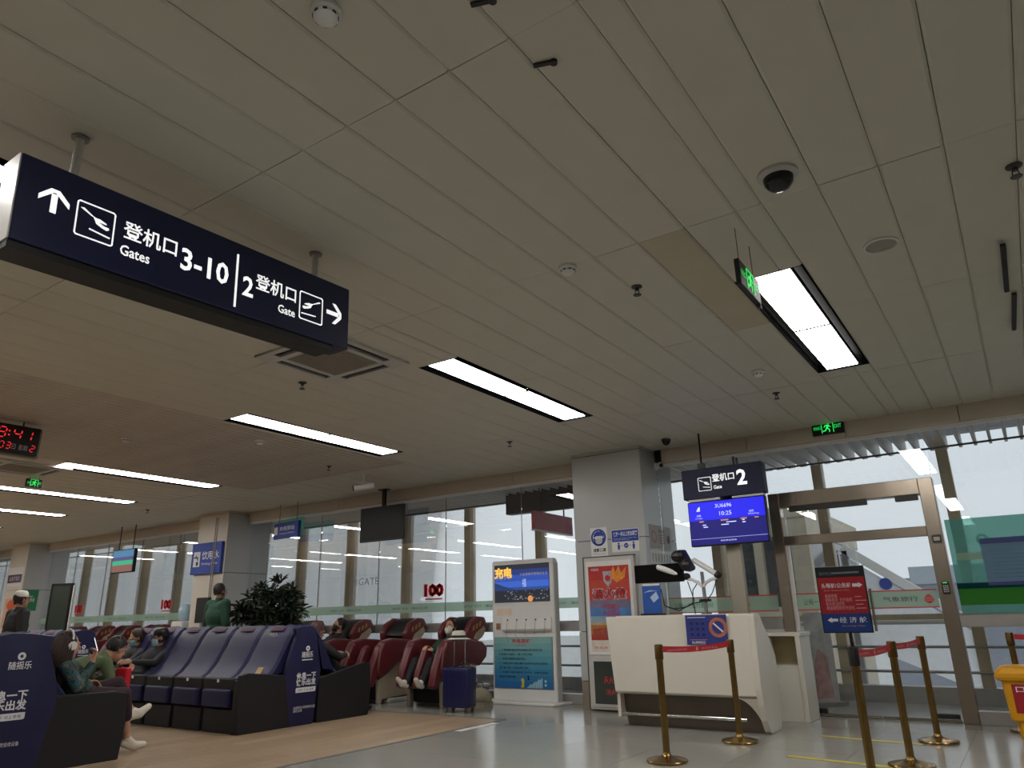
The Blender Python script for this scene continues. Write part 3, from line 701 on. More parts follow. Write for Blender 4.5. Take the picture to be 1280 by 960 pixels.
# hanging exit sign, edge on, on two wires
def exit_face(parent, x0, z0, x1, z1, y, back=False):
    w_ = x1-x0; h = z1-z0; cx = (x0+x1)/2; g = M['greenled']
    text(parent, '安全出口', x0+.03*w_, z0+.38*h, x0+.27*w_, z0+.68*h, y-.001, g, back=back); text(parent, 'EXIT', x1-.27*w_, z0+.38*h, x1-.04*w_, z0+.68*h, y-.001, g, back=back)
    b = MB(); s = h*.9; q = lambda u, v: (cx+s*(u-.5), z0+.05*h+s*v)
    def ln(a, c, r): 
        a = Vector(q(*a)); c = Vector(q(*c)); d = (c-a).normalized(); n = Vector((-d.y, d.x))*r*s
        b.prism([tuple(a+n), tuple(a-n), tuple(c-n), tuple(c+n)], 'y', y-.002, y)
    b.prism(disc(*q(.62, .86), s*.09, 10), 'y', y-.002, y)
    ln((.58, .72), (.45, .45), .09); ln((.45, .45), (.68, .28), .05); ln((.68, .28), (.62, .05), .045); ln((.45, .45), (.28, .2), .05); ln((.28, .2), (.05, .2), .045)
    ln((.58, .7), (.8, .52), .04); ln((.56, .7), (.3, .7), .04); ln((.3, .7), (.22, .52), .04)
    ln((.0, .0), (.0, 1), .03); ln((1, 0), (1, 1), .03); ln((0, 1), (1, 1), .03)
    b.build('running_figure', g, parent)
t = thing('hanging_exit_sign', 'green exit sign hanging on two wires beside the wide strip lamp', 'exit sign', (-1.065, 3.965, 2.995), PI/2)
MB().box(0, -.015, 0, .40, .015, .165).build('sign_case', M['black'], t, bevel=.003)
exit_face(t, .01, .01, .39, .155, -.0155)
for px in (.06, .34): MB().cyl((px, 0, .165), (px, 0, H-2.995), .0022, 5).build('wire', M['dgrey'], t)
MB().box(.38, -.012, -.02, .41, .012, 0).build('cable_clip', M['dgrey'], t)
t = thing('exit_sign', 'green exit sign fixed to the beam above the gate door', 'exit sign', (-1.70, 9.50, 3.34), 0)
MB().box(-.185, -.012, -.085, .185, .027, .085).build('sign_case', M['black'], t, bevel=.003); exit_face(t, -.175, -.075, .175, .075, -.0125)
t = thing('small_exit_sign', 'small green exit sign hanging far left under the clock', 'exit sign', (-12.25, 4.85, 3.215), PI/2)
MB().box(0, -.02, 0, .22, .02, .125).build('sign_case', M['black'], t, bevel=.004); exit_face(t, .006, .006, .214, .119, -.0205)
for px in (.04, .18): MB().cyl((px, 0, .125), (px, 0, H-3.215), .004, 5).build('wire', M['dgrey'], t)
# LED clock
t = thing('led_clock', 'black LED clock with red digits cut by the left frame edge', 'clock', (-8.97, 2.55, 3.0), PI/2)
MB().box(0, -.03, 0, 1.05, .03, .32).build('clock_face', M['black'], t, bevel=.006); MB().box(-.01, .03, -.01, 1.09, .12, .33).build('clock_case', mat('clock_case_beige', '8d8474', .5), t, bevel=.004)
for px in (.15, .9): MB().cyl((px, .07, .33), (px, .07, H-3.0), .01, 8).build('hanger_rod', M['dgrey'], t)
SEG = {'8': 'abcdefg', '4': 'fgbc', '1': 'bc', '0': 'abcdef', '3': 'abgcd', '2': 'abged'}
def seg7(mb, ch, x, z, w_, h, y):
    tk = h*.085; sl = lambda zz: (zz-z)*.14
    segs = dict(a=((x+tk, z+h), (x+w_-tk, z+h)), d=((x+tk, z), (x+w_-tk, z)), g=((x+tk, z+h/2), (x+w_-tk, z+h/2)), f=((x, z+h/2+tk), (x, z+h-tk)), b=((x+w_, z+h/2+tk), (x+w_, z+h-tk)), e=((x, z+tk), (x, z+h/2-tk)), c=((x+w_, z+tk), (x+w_, z+h/2-tk)))
    for k in SEG[ch]:
        (xa, za), (xb, zb) = segs[k]
        if abs(za-zb) < 1e-6: P = [(xa, za), (xa+tk*.6, za+tk*.6), (xb-tk*.6, zb+tk*.6), (xb, zb), (xb-tk*.6, zb-tk*.6), (xa+tk*.6, za-tk*.6)]
        else: P = [(xa, za), (xa+tk*.6, za+tk*.6), (xb+tk*.6, zb-tk*.6), (xb, zb), (xb-tk*.6, zb-tk*.6), (xa-tk*.6, za+tk*.6)]
        mb.prism([(px+sl(pz), pz) for px, pz in P], 'y', y-.003, y)
b = MB(); y = -.0305
for ch, x in (('0', .46), ('8', .622), ('4', .775), ('1', .885)): seg7(b, ch, x, .165, .072, .11, y)
for z in (.19, .235): b.prism(rect(.728, z, .742, z+.014), 'y', y-.003, y)
for ch, x in (('0', .655), ('3', .722), ('2', .965)): seg7(b, ch, x, .045, .042, .07, y)
b.build('red_digits', M['redled'], t)['kind'] = 'stuff'
for s, x in (('月', .60), ('日', .785), ('星期', .85)): text(t, s, x, .045, x+(.035 if len(s) == 1 else .09), .105, y-.002, M['greyplastic'], 'caption')
# black television hung from the ceiling
t = thing('television', 'black television hung from the ceiling with a dark screen', 'television', (-9.12, 9.3, 0))
MB().box(-.515, -.03, 2.485, .515, .03, 3.085).build('case', M['black'], t, bevel=.008); MB().box(-.495, -.032, 2.51, .495, -.0301, 3.07).build('dark_screen', mat('dark_tv_screen', '060607', .4, spec=.25), t)
MB().box(-.03, .005, 3.0, .03, .06, H-.012).box(-.1, -.03, H-.012, .1, .09, H-.002).build('hanger_pole', M['black'], t)
# small colourful screen on two wires, far left
t = thing('hanging_screen', 'small colourful screen hanging on two rods far left', 'screen', (-16.9, 9.0, 0))
MB().box(-.45, -.04, 2.33, .45, .04, 2.85).build('case', M['black'], t, bevel=.01)
scr = [emitter('screen_purple', (.06, .05, .16), 1), emitter('screen_green', (.03, .30, .16), 1), emitter('screen_sky', (.05, .16, .30), 1), emitter('screen_brown', (.16, .07, .06), 1)]
for k, (z0, z1, c) in enumerate(((2.68, 2.83, 2), (2.60, 2.68, 0), (2.50, 2.60, 1), (2.35, 2.50, 3))): flat('screen_picture', rect(-.43, z0, .43, z1), -.041, scr[c], t)
for x in (-.3, .3): MB().cyl((x, 0, 2.85), (x, 0, H), .012, 6).build('hanger_rod', M['dgrey'], t)
# drinking water sign on the second column
t = thing('water_sign', 'blue drinking water sign on the front of the second column', 'sign', (-13.74, 9.0, 0))
MB().box(-.5, -.02, 2.15, .5, .045, 2.77).build('panel', M['blue'], t, bevel=.004); y = -.0205
q = MB().prism([(-.42, 2.30), (-.2, 2.30), (-.2, 2.60), (-.42, 2.60)], 'y', y-.003, y).build('tap_symbol_field', M['text_white'], t)
MB().prism([(-.40, 2.50), (-.26, 2.50), (-.26, 2.42), (-.29, 2.42), (-.29, 2.47), (-.4, 2.47)], 'y', y-.006, y-.003).prism(rect(-.34, 2.50, -.32, 2.54), 'y', y-.006, y-.003).prism([(-.31, 2.32), (-.25, 2.32), (-.24, 2.40), (-.32, 2.40)], 'y', y-.006, y-.003).build('tap_symbol', M['navy'], q)
text(t, '饮用水', -.14, 2.43, .44, 2.6, y-.001, M['text_white'], bold=.012); text(t, 'Drinking Water', -.13, 2.31, .42, 2.375, y-.001, M['text_white'])
MB().cyl((.25, -.03, 1.6), (.25, -.03, 3.25), .012, 6).cyl((.31, -.03, 1.6), (.31, -.03, 3.25), .012, 6).build('hanging_rod', M['grey'], t)
t = thing('station_sign', 'blue sign with teal upper edge hanging by the glass right of the second column', 'sign', (-11.6, 9.25, 0), -.12)
MB().box(-.42, -.03, 2.72, .42, .03, 3.02).build('panel', M['blue'], t, bevel=.004); MB().box(-.40, .031, 2.85, .5, .045, 3.09).build('teal_panel', mat('teal_sign', '5fae9f', .5), t)
text(t, '充电驿站', -.22, 2.865, .3, 2.95, -.031, M['text_white'], bold=.01); text(t, 'Charging Station', -.22, 2.79, .3, 2.83, -.031, M['text_white'])
flat('charger_symbol', rect(-.40, 2.8, -.28, 2.95), -.03, M['text_white'], t)
for x in (-.3, .3): MB().cyl((x, .01, 3.02), (x, .01, H), .008, 6).build('hanger_rod', M['grey'], t)
# dark box and red panel behind the glass
t = thing('corridor_sign_box', 'large dark navy sign box in the corridor left of the white column', 'sign', (-6.55, 10.45, 0))
MB().box(-.7, -.05, 2.87, 1.2, .12, 3.25).build('sign_box', mat('dark_slate_box', '10182c', .4), t, bevel=.01)
for x in (-.5, .4): MB().box(x, 0, 3.25, x+.03, .03, 3.47).build('hanger_bar', M['dgrey'], t)
t = thing('red_advert_panel', 'dark red panel in the corridor under the navy sign box', 'panel', (-6.5, 10.1, 0), PI/2)
MB().box(0, -.03, 2.54, 1.25, .03, 2.84).build('panel', mat('dull_red_panel', 'b04a60', .5), t, bevel=.004); MB().box(0, -.035, 2.52, 1.25, .035, 2.54).build('bottom_rail', M['white2'], t)
for x in (.2, 1.0): MB().box(x, -.01, 2.84, x+.02, .01, 3.46).build('hanger_bar', M['dgrey'], t)

# ================================================================ COLUMN FITTINGS
t = thing('hydrant_cabinet', 'grey fire hydrant cabinet with red poster on the white column', 'cabinet', (-4.6, 9.05, 0))
YF = -.07
fr = MB().box(-.375, YF, .02, .375, -.002, 1.92).build('cabinet_body', M['greyplastic'], t, bevel=.006)
dd = MB().box(-.345, YF-.012, .68, .345, YF-.001, 1.87).build('upper_door', M['white2'], t, bevel=.004)
MB().box(-.385, YF-.004, 0.02, -.372, YF+.05, 1.925).box(-.385, YF-.004, 1.92, .385, YF+.05, 1.932).build('dark_frame_line', M['dgrey'], t)
y = YF-.0125
po = MB().box(-.30, y-.003, .72, .30, y, 1.80).build('poster', mat('poster_red', 'b7302a', .45, 0, .2, 4), dd); y -= .0032
# print: orange sky fading to blue, mountain, character-free emblem
for z0, z1, c in ((1.62, 1.80, 'b02a2a'), (1.50, 1.62, 'b8432f'), (1.26, 1.36, '6f6a86'), (1.16, 1.26, '4a79b4'), (1.08, 1.16, '8aa0b4'), (1.05, 1.08, 'b49a74'), (.93, 1.05, 'a86a3c'), (.86, .93, 'a3302c'), (.72, .86, 'd3c9bd')):
    flat('poster_band', rect(-.30, z0, .30, z1), y, mat('poster_'+c, c, .5, 0, .12, 9), po)
flat('silver_badge', [(-.08, 1.73), (.06, 1.73), (.05, 1.60), (-.01, 1.53), (-.07, 1.60)], y-.002, mat('badge_silver', '9aa0ae', .4, 0, .3, 30), po)
flat('flame', [(.02, 1.66), (.08, 1.80), (.11, 1.71), (.16, 1.8), (.19, 1.70), (.27, 1.78), (.24, 1.64), (.12, 1.58)], y-.0025, mat('flame_orange', 'd8842e', .5, 0, .2, 20), po)
flat('badge_mark', disc(-.01, 1.64, .04), y-.004, M['text_red'], po)
flat('fire_engine', [(-.27, .90), (.26, .90), (.26, 1.0), (.1, 1.03), (-.27, 1.0)], y-.002, mat('engine_red', '9c4630', .5, 0, .3, 20), po)
flat('shield', [(-.07, .98), (.09, .98), (.08, .90), (.01, .86), (-.06, .90)], y-.004, mat('shield_blue', '4a4f86', .5), po)
for dx, dz in ((-.014, 0), (.014, 0), (0, .013), (0, -.013), (.011, .01), (-.011, .01), (.011, -.01), (-.011, -.01)): text(po, '消火栓', -.245+dx, 1.375+dz, .245+dx, 1.505+dz, y-.003, M['text_white'], 'lettering_outline')
text(po, '消火栓', -.245, 1.375, .245, 1.505, y-.005, M['text_red'], bold=.01); text(po, '严禁圈占\n严禁挪用', -.11, 1.15, .14, 1.31, y-.004, M['text_red']); text(po, '中国消防', -.26, 1.74, -.14, 1.775, y-.003, M['text_white'])
text(po, '119', .06, .8, .12, .84, y-.003, M['text_red']); text(po, '安全连着你我他', -.26, .755, .22, .785, y-.003, M['text_red'])
lw = MB().box(-.345, YF-.012, .05, .345, YF-.001, .655).build('lower_door', M['greyplastic'], t, bevel=.004)
MB().box(-.29, YF-.016, .09, .29, YF-.012, .60).build('dark_window', mat('cabinet_window', '3f4441', .12), lw)
text(lw, '灭火器箱', -.15, .33, .13, .42, YF-.0165, M['text_red'], res=1); text(lw, '消火栓', -.13, .2, .1, .27, YF-.0165, M['text_red'], res=1)
def wallsign(name, label, x0, z0, x1, z1, m, th=.006, y=9.05, cat='sign', grp=None):
    t = thing(name, label, cat, ((x0+x1)/2, y, (z0+z1)/2), 0, grp)
    w_, h = (x1-x0)/2, (z1-z0)/2
    MB().box(-w_, -th, -h, w_, -.0005, h).build('board', m, t, bevel=.002); return t, -th-.0005
t, y = wallsign('mask_sign', 'white wear-a-mask notice with a blue round pictogram on the column', -4.88, 1.935, -4.62, 2.325, M['white2'])
b = MB(); ringmesh(b, -.005, .06, .09, .115, y-.002, y, 28); b.build('pictogram_ring', M['blue'], t)
flat('pictogram_hair', [(-.085, .06), (-.07, .115), (-.02, .145), (.04, .14), (.075, .1), (.08, .05), (.05, .08), (-.04, .08)], y, M['blue'], t)
flat('pictogram_mask', [(-.055, .045), (.05, .045), (.045, -.0), (0, -.03), (-.045, 0)], y-.001, mat('mask_grey', 'b9bcc6', .5), t)
flat('pictogram_jaw', [(-.09, .05), (-.06, .05), (-.05, -.01), (0, -.04), (.05, -.01), (.055, .05), (.085, .05), (.06, -.03), (0, -.055), (-.06, -.03)], y, M['blue'], t)
text(t, '请戴口罩', -.095, -.135, .10, -.085, y-.001, M['text_dark'], bold=.02); text(t, 'Please wear a mask', -.09, -.165, .09, -.15, y-.001, M['text_dark'], res=1)
t, y = wallsign('distance_sign', 'blue and white keep-your-distance notice on the column', -4.56, 1.975, -4.15, 2.275, M['white2'])
flat('blue_field', rect(-.195, -.015, .195, .14), y, M['blue'], t)
text(t, '保持一米以上安全距离', -.17, .055, .18, .12, y-.003, M['text_white'], bold=.02); text(t, 'Keep a safe distance of more than\none metre. Thank you!', -.17, -.0, .17, .035, y-.003, M['text_white'], res=1)
for px in (-.1, .12):
    b = MB(); b.prism(disc(px, -.04, .014), 'y', y-.002, y); b.prism([(px-.02, -.058), (px+.02, -.058), (px+.012, -.12), (px-.012, -.12)], 'y', y-.002, y); b.build('person_symbol', M['blue'], t)
flat('distance_disc', disc(.01, -.07, .033), y, M['blue'], t); text(t, '1M', -.01, -.082, .03, -.06, y-.003, M['text_white'], res=1)
flat('dash', rect(-.07, -.073, -.035, -.068), y, M['blue'], t); flat('dash', rect(.05, -.073, .085, -.068), y, M['blue'], t)
# papers on the side face of the column (face +x)
t = thing('notice_sheet', 'large pale notice with faded red stamp on the side of the white column', 'notice', (-4.06, 9.18, 2.17), PI/2, 'paper notices on the column side')
MB().box(0, -.004, -.16, .72, -.0005, .16).build('sheet', mat('faded_paper', 'b9b4b2', .6, 0, .05, 9), t)
b = MB(); ringmesh(b, .14, .0, .06, .085, -.006, -.004, 20); b.build('faded_stamp', mat('faded_pink', 'a88a8c', .6), t)
text(t, '航班信息', .30, .06, .50, .11, -.005, M['text_dark'], res=1); flat('dark_photo', disc(.62, -.01, .06), -.004, mat('print_brown', '6a5c58', .6), t)
for k in range(4): flat('print_line', rect(.30, .03-k*.035, .52, .04-k*.035), -.004, mat('print_rust', '8d6a60', .6), t)
t = thing('notice_sheet', 'white tabulated notice below the large one on the side of the white column', 'notice', (-4.06, 9.16, 1.9), PI/2, 'paper notices on the column side')
MB().box(0, -.004, -.09, .74, -.0005, .09).build('sheet', M['white2'], t)
for k in range(7): flat('print_column', rect(.06+k*.095, -.06, .085+k*.095, .05), -.004, mat('print_grey', '9a9a98', .6), t)

# ================================================================ KIOSK
t = thing('charging_kiosk', 'white freestanding phone charging kiosk with a screen and a teal notice', 'kiosk', (-6.25, 9.36, 0))
bd = MB().prism([(0, .03), (.13, .03), (.13, 1.95), (.10, 1.99), (.03, 2.0), (0, 1.97)], 'x', -.55, .55).build('body', M['white2'], t, bevel=.012, seg=2)
MB().prism([(-.68, -.22), (.62, -.22), (.68, -.12), (.68, .2), (-.68, .2)], 'z', 0, .03).build('base_plate', M['white2'], t, bevel=.006)
MB().box(.552, .01, .05, .562, .12, 1.93).build('side_trim', M['greyplastic'], t)
s_ = MB().box(-.505, -.006, 1.385, .485, .01, 1.935).build('screen_frame', M['black'], t, bevel=.004); y = -.0065
def scol(n, c, e=1): return emitter(n, c, e)
for k, (z0, z1, c) in enumerate(((1.86, 1.93, (.015, .016, .03)), (1.78, 1.86, (.012, .03, .14)), (1.69, 1.78, (.02, .055, .30)), (1.60, 1.69, (.03, .09, .40)), (1.56, 1.60, (.02, .05, .2)), (1.39, 1.56, (.012, .014, .022)))):
    flat('picture_band', rect(-.5, z0, .48, z1), y, scol('kiosk_picture_%d' % k, c), s_)
flat('picture_hill', [(-.5, 1.56), (-.5, 1.68), (-.32, 1.62), (-.1, 1.565), (-.1, 1.55)], y-.002, scol('kiosk_hill', (.012, .03, .11)), s_)
b = MB()
for k in range(60):
    x, z = RND.uniform(-.32, .44), 1.42+RND.random()**1.6*.125; r = RND.uniform(.004, .012); b.prism(rect(x, z, x+r*1.6, z+r), 'y', y-.004, y-.002)
b.build('town_lights', scol('town_light', (.25, .27, .30)), s_)['kind'] = 'stuff'
flat('orange_lantern', disc(.15, 1.43, .045), y-.004, scol('lantern_orange', (.55, .22, .06)), s_)
text(s_, '充电', -.5, 1.73, -.17, 1.90, y-.003, scol('screen_gold', (.75, .45, .06)), bold=.05); text(s_, '免费', -.47, 1.71, -.2, 1.77, y-.005, M['text_white'], res=1)
text(s_, '安全健康共享美好生活', -.03, 1.765, .46, 1.805, y-.003, M['text_white'], res=1); text(s_, '福', .01, 1.6, .08, 1.72, y-.004, scol('pale_figure', (.35, .42, .62)), res=1)
sh = MB().prism([(-.035, 1.0), (0, .985), (0, 1.17), (-.012, 1.17)], 'x', -.36, .5).build('cable_shelf', M['white2'], t, bevel=.004)
MB().box(-.36, -.037, .975, .5, -.002, .99).build('shelf_lip', M['greyplastic'], sh)
for k in range(5):
    x = -.26+k*.165; MB().cyl((x, -.026, 1.135), (x, -.008, 1.135), .012, 10).build('cable_port', M['black'], sh)
    p = [(x, -.03, 1.13), (x+.004, -.05, 1.05), (x-.01, -.055, .93), (x+.02, -.04, .82+.05*k)]
    MB().tube(p, .003, 5).build('charging_cable', M['grey'], sh)
MB().box(-.48, -.008, 1.0, -.405, 0, 1.09).build('brown_sticker', mat('brown_sticker', '8a6a4c', .5, 0, .3, 30), t)
MB().box(-.47, -.004, 1.2, -.2, 0, 1.3).build('faint_print', mat('pale_peach_print', 'd8c6b4', .5), t)
nf = MB().box(-.52, -.01, .19, .5, .004, .895).build('notice_frame', M['grey'], t, bevel=.003); y = -.0102
for k in range(8):
    f = k/7; c = (.07+.0*f, .28+.12*f-.0*k, .42-.03*f); z0 = .2+k*.0865
    c = (.02+.2*f*f, .13+.3*f, .36+.06*f)
    flat('notice_band', rect(-.51, z0, .49, z0+.0865), y, mat('notice_teal_%d' % k, c, .45, 0, .04, 4), nf)
y -= .002
text(nf, '充电须知', -.2, .81, .12, .87, y-.001, M['text_red'], bold=.03); text(nf, '注意事项', -.14, .765, .05, .795, y-.001, M['text_red'])
for k, (s, x1) in enumerate((('1、使用前请先确认手机充电接口型号是否匹配', .33), ('并选择对应接口，插入手机充电。', .17), ('2、充电时请看管好您的手机。', .05), ('3、充电过程中请勿离开以免手机丢失或损坏。', .43), ('请妥善保管个人物品谨防丢失。', .1), ('4、如有疑问请咨询现场工作人员，祝您旅途愉快', .42), ('航站楼管理部', -.14))):
    text(nf, s, -.43, .70-k*.061, x1, .732-k*.061, y-.001, M['text_dark'], res=1, bold=.02)
b = MB()
for k in range(11): b.prism(rect(.06+k*.024, .205, .075+k*.024, .22+.011*k+.008*(k % 3)), 'y', y-.001, y)
b.build('white_bars', mat('pale_teal_print', 'a9d4d8', .5), nf)
flat('yellow_figure', [(-.05, .21), (.0, .21), (.01, .30), (-.01, .34), (-.05, .32), (-.03, .27)], y, mat('yellow_print', 'c9b73a', .5), nf); flat('dark_figure', [(.06, .31), (.1, .31), (.09, .36), (.1, .37), (.06, .37), (.075, .34)], y, M['navy'], nf)
for z in (.25, .3): flat('white_dot', disc(.37, z, .018), y, mat('pale_teal_print', 'a9d4d8', .5), nf)

# ================================================================ GATE COUNTER
t = thing('gate_counter', 'white gate counter with a recessed brown kick panel and foot rail', 'counter', (0, 0, 0))
def ringat(x, prof): return [(x, a, b_) for a, b_ in prof]
front = [(7.88, 1.145), (7.865, .75), (7.86, .36), (7.90, .335), (8.2, .335), (8.2, 1.145)]
MB().hull([(-4.11+.10*(1.15-z), y, z) for y, z in front], ringat(-2.46, front)).build('front_body', M['white'], t, bevel=.008, seg=2)
endp = [(7.88, 1.145), (7.86, .6), (7.86, .42), (7.885, .27), (7.93, .13), (8.0, .03), (8.05, 0), (8.40, 0), (8.46, .1), (8.5, .45), (8.49, .72), (8.36, .88), (8.2, 1.02), (8.07, 1.145)]
MB().prism(endp, 'x', -2.465, -2.40).build('end_panel', M['white'], t, bevel=.012, seg=2)
MB().hull([(-4.11+.10*(1.15-z), y, z) for y, z in [(8.02, .34), (8.45, .34), (8.45, .9), (8.2, 1.14)]], [(-4.06+.10*(1.15-z), y, z) for y, z in [(8.02, .34), (8.45, .34), (8.45, .9), (8.2, 1.14)]]).build('end_panel', M['white'], t)
MB().box(-4.02, 7.97, 1.145, -2.42, 8.12, 1.155).build('top_cap', M['white'], t, bevel=.003)
MB().hull([(-4.02, 8.0, .34), (-2.47, 8.0, .34), (-2.47, 8.3, .34), (-4.02, 8.3, .34)], [(-3.97, 8.03, 0), (-2.46, 8.03, 0), (-2.46, 8.3, 0), (-3.97, 8.3, 0)]).build('kick_panel', mat('brown_kick_metal', '5f554b', .35, .4, .1, 3), t)
def endy(z): return 7.86+.19*max(0, (.42-z)/.42)**1.6
cr = MB(); NC = 9; zs = [.335*math.cos(k*PI/2/NC) for k in range(NC+1)]
cr.loft([[(-2.68+.225*math.sin(k*PI/2/NC)-.001, endy(z), z), (-2.464, endy(z), z), (-2.464, 8.12, z), (-2.68+.225*math.sin(k*PI/2/NC)-.001, 8.12, z)] for k, z in enumerate(zs)])
cr.build('corner_fillet', M['white'], t)
MB().box(-4.03, 7.9, .10, -3.995, 8.05, .34).build('end_foot', M['white'], t)
r_ = MB().cyl((-4.03, 7.93, .13), (-2.6, 7.93, .13), .018, 12).build('foot_rail', M['chrome'], t, smooth=True)
for x in (-3.82, -2.82): MB().cyl((x, 7.93, .125), (x, 8.02, .115), .02, 10).build('rail_bracket', M['dgrey'], r_)
t = thing('prohibited_items_poster', 'blue notice with an orange prohibition ring hung on the counter front', 'poster', (-2.91, 7.86, 1.0))
MB().box(-.225, -.006, -.15, .225, 0, .147).build('sheet', mat('poster_blue', '2b3680', .45, 0, .06, 6), t); y = -.0065
b = MB()
for k in range(30):
    a = 2*PI*k/30; c, s = math.cos(a), math.sin(a)
    b.prism([(.13+c*u-s*v, .02+s*u+c*v) for u, v in ((.075, -.006), (.1, -.006), (.1, .006), (.075, .006))], 'y', y-.002, y)
ringmesh(b, .13, .02, .066, .071, y-.002, y, 24)
b.build('orange_ring', mat('orange_print', 'd07a3c', .5), t)
flat('white_bar', [(.075, .06), (.085, .07), (.185, -.02), (.175, -.03)], y, M['text_white'], t)
flat('top_rule', rect(-.2, .12, .0, .126), y, M['text_white'], t); flat('orange_rule', rect(-.19, -.105, .0, -.1), y, mat('orange_print', 'd07a3c', .5), t)
for k in range(3):
    for j in range(3): flat('item_symbol', disc(-.16+k*.065, .06-j*.055, .014, 8), y, M['navy'], t)
text(t, '禁止携带危险品', -.17, -.145, -.02, -.115, y-.001, M['text_white'], res=1)
# ---- on the counter
t = thing('monitor_arm', 'dual monitor arm with black displays on the gate counter', 'monitor', (0, 8.3, 0))
MB().cyl((-3.06, .02, 1.15), (-3.07, .02, 1.62), .02, 12).cyl((-3.06, .02, 1.14), (-3.06, .02, 1.17), .06, 16).build('pole', M['grey'], t, smooth=True)
MB().tube([(-3.07, .02, 1.45), (-3.12, .0, 1.50), (-3.18, .0, 1.535), (-3.25, .0, 1.55)], .018, 8).tube([(-3.07, .02, 1.45), (-3.02, .0, 1.50), (-2.96, .0, 1.53), (-2.89, .0, 1.545)], .018, 8).build('fork_arm', M['white2'], t, smooth=True)
def sausage(p0, p1, r): return MB().ell(p0, r, 10, 6).ell(p1, r, 10, 6).tube([p0, p1], r, 10)
sausage((-3.55, -.08, 1.69), (-3.3, -.02, 1.59), .032).build('upper_arm', M['white2'], t, smooth=True); sausage((-3.14, 0, 1.75), (-2.9, 0, 1.59), .03).build('upper_arm', M['white2'], t, smooth=True)
MB().ell((-3.25, 0, 1.575), (.05, .04, .04)).build('joint', M['black'], t, smooth=True); MB().ell((-2.88, 0, 1.575), (.045, .04, .04)).build('joint', M['black'], t, smooth=True)
MB().box(-3.88, -.06, 1.52, -3.27, .0, 1.73).build('display', M['blackgloss'], t, bevel=.01)
MB().hull([(-3.38, -.1, 1.84), (-3.27, -.1, 1.88), (-3.16, -.1, 1.64), (-3.25, -.1, 1.63)], [(-3.36, .1, 1.84), (-3.27, .1, 1.9), (-3.15, .1, 1.66), (-3.25, .1, 1.62)]).build('display', M['black'], t, bevel=.02)
MB().ell((-3.30, -.08, 1.8), (.09, .07, .07), 10, 6).ell((-3.22, -.08, 1.70), (.07, .05, .06), 10, 6).build('rear_housing', M['black'], t)
for pts in ([(-3.25, .02, 1.52), (-3.2, .05, 1.3), (-3.3, .05, 1.24), (-3.45, .05, 1.22), (-3.57, .05, 1.26), (-3.6, .05, 1.45)], [(-2.9, .02, 1.53), (-2.98, .04, 1.38), (-3.05, .04, 1.3)], [(-3.06, .05, 1.3), (-3.2, .05, 1.28), (-3.4, .05, 1.2), (-3.55, .05, 1.25)], [(-3.12, .03, 1.52), (-3.2, .03, 1.42), (-3.22, .05, 1.3), (-3.2, .05, 1.16)]):
    MB().tube(pts, .006, 6).build('cable', M['black'], t, smooth=True)
MB().box(-3.12, -.02, 1.29, -3.0, .06, 1.32).build('cable_clamp', M['black'], t, bevel=.004)
t = thing('brochure_holder', 'blue leaflet stand on the gate counter in front of the column', 'leaflet stand', (-3.65, 8.19, 1.156))
MB().box(-.115, -.01, .02, .115, 0, .35).build('leaflet', mat('leaflet_blue', '24509c', .4, 0, .15, 6), t)
MB().box(-.13, -.06, 0, .13, .06, .02).build('foot', M['black'], t); MB().box(-.11, -.012, .33, .11, -.001, .35).build('header', M['white2'], t)
flat('white_card_print', [(-.02, .2), (.06, .26), (.09, .19), (.02, .14)], -.0105, mat('pale_blue_print', 'a9bcd8', .5), t); flat('swoosh', [(-.1, .25), (-.02, .28), (.08, .27), (-.02, .265)], -.0105, mat('pale_blue_print', 'a9bcd8', .5), t)
# ---- second desk behind
t = thing('side_desk', 'low white desk with an open beige shelf right of the gate counter', 'desk', (0, 0, 0))
MB().box(-2.72, 9.0, .895, -2.24, 9.45, .935).build('top', M['white'], t, bevel=.005); MB().box(-2.31, 9.0, 0, -2.255, 9.45, .895).build('side_panel', M['white'], t, bevel=.004); MB().box(-2.72, 9.0, 0, -2.67, 9.45, .895).build('side_panel', M['white'], t)
MB().box(-2.67, 9.03, 0, -2.31, 9.06, .56).build('front_panel', M['white'], t); MB().box(-2.67, 9.02, .56, -2.31, 9.42, .585).build('shelf', M['white'], t); MB().box(-2.67, 9.4, .585, -2.31, 9.42, .895).build('back_panel', mat('shelf_beige', 'c6b48c', .6), t)

# ================================================================ STANCHIONS
def post(name, lab, x, y, z=0, sign=False):
    t = thing(name, lab, 'barrier post', (x, y, z), 0, 'brass belt barrier posts')
    MB().lathe([(.165, 0), (.17, .012), (.165, .022), (.12, .034), (.05, .048), (.034, .06), (.03, .075)], n=28).build('base', M['gold'], t, smooth=True)
    MB().cyl((0, 0, .06), (0, 0, .80), .029, 18).build('tube', M['gold'], t, smooth=True)
    MB().lathe([(.031, .79), (.036, .795), (.036, .905), (.032, .915), (.004, .917)], n=18).build('belt_head', M['black'] if sign else mat('dark_brass_head', '6e5430', .3, .9), t, smooth=True)
    return t
p1 = (-2.735, 6.19); p2 = (-2.52, 7.41); p3 = (-1.10, 5.78); p4 = (-1.012, 6.87); p5 = (-.95, 8.19)
post('barrier_post', 'brass barrier post in front of the middle of the white counter', *p1); post('barrier_post', 'brass barrier post at the right end of the white counter', *p2)
tp = post('barrier_post', 'brass barrier post carrying the red and blue cabin class sign', *p3, sign=True)
post('barrier_post', 'brass barrier post between the sign post and the door', *p4); post('barrier_post', 'brass barrier post nearest to the gate door', *p5)
post('barrier_post', 'brass barrier post behind the yellow bin at the right edge', -.265, 9.25)
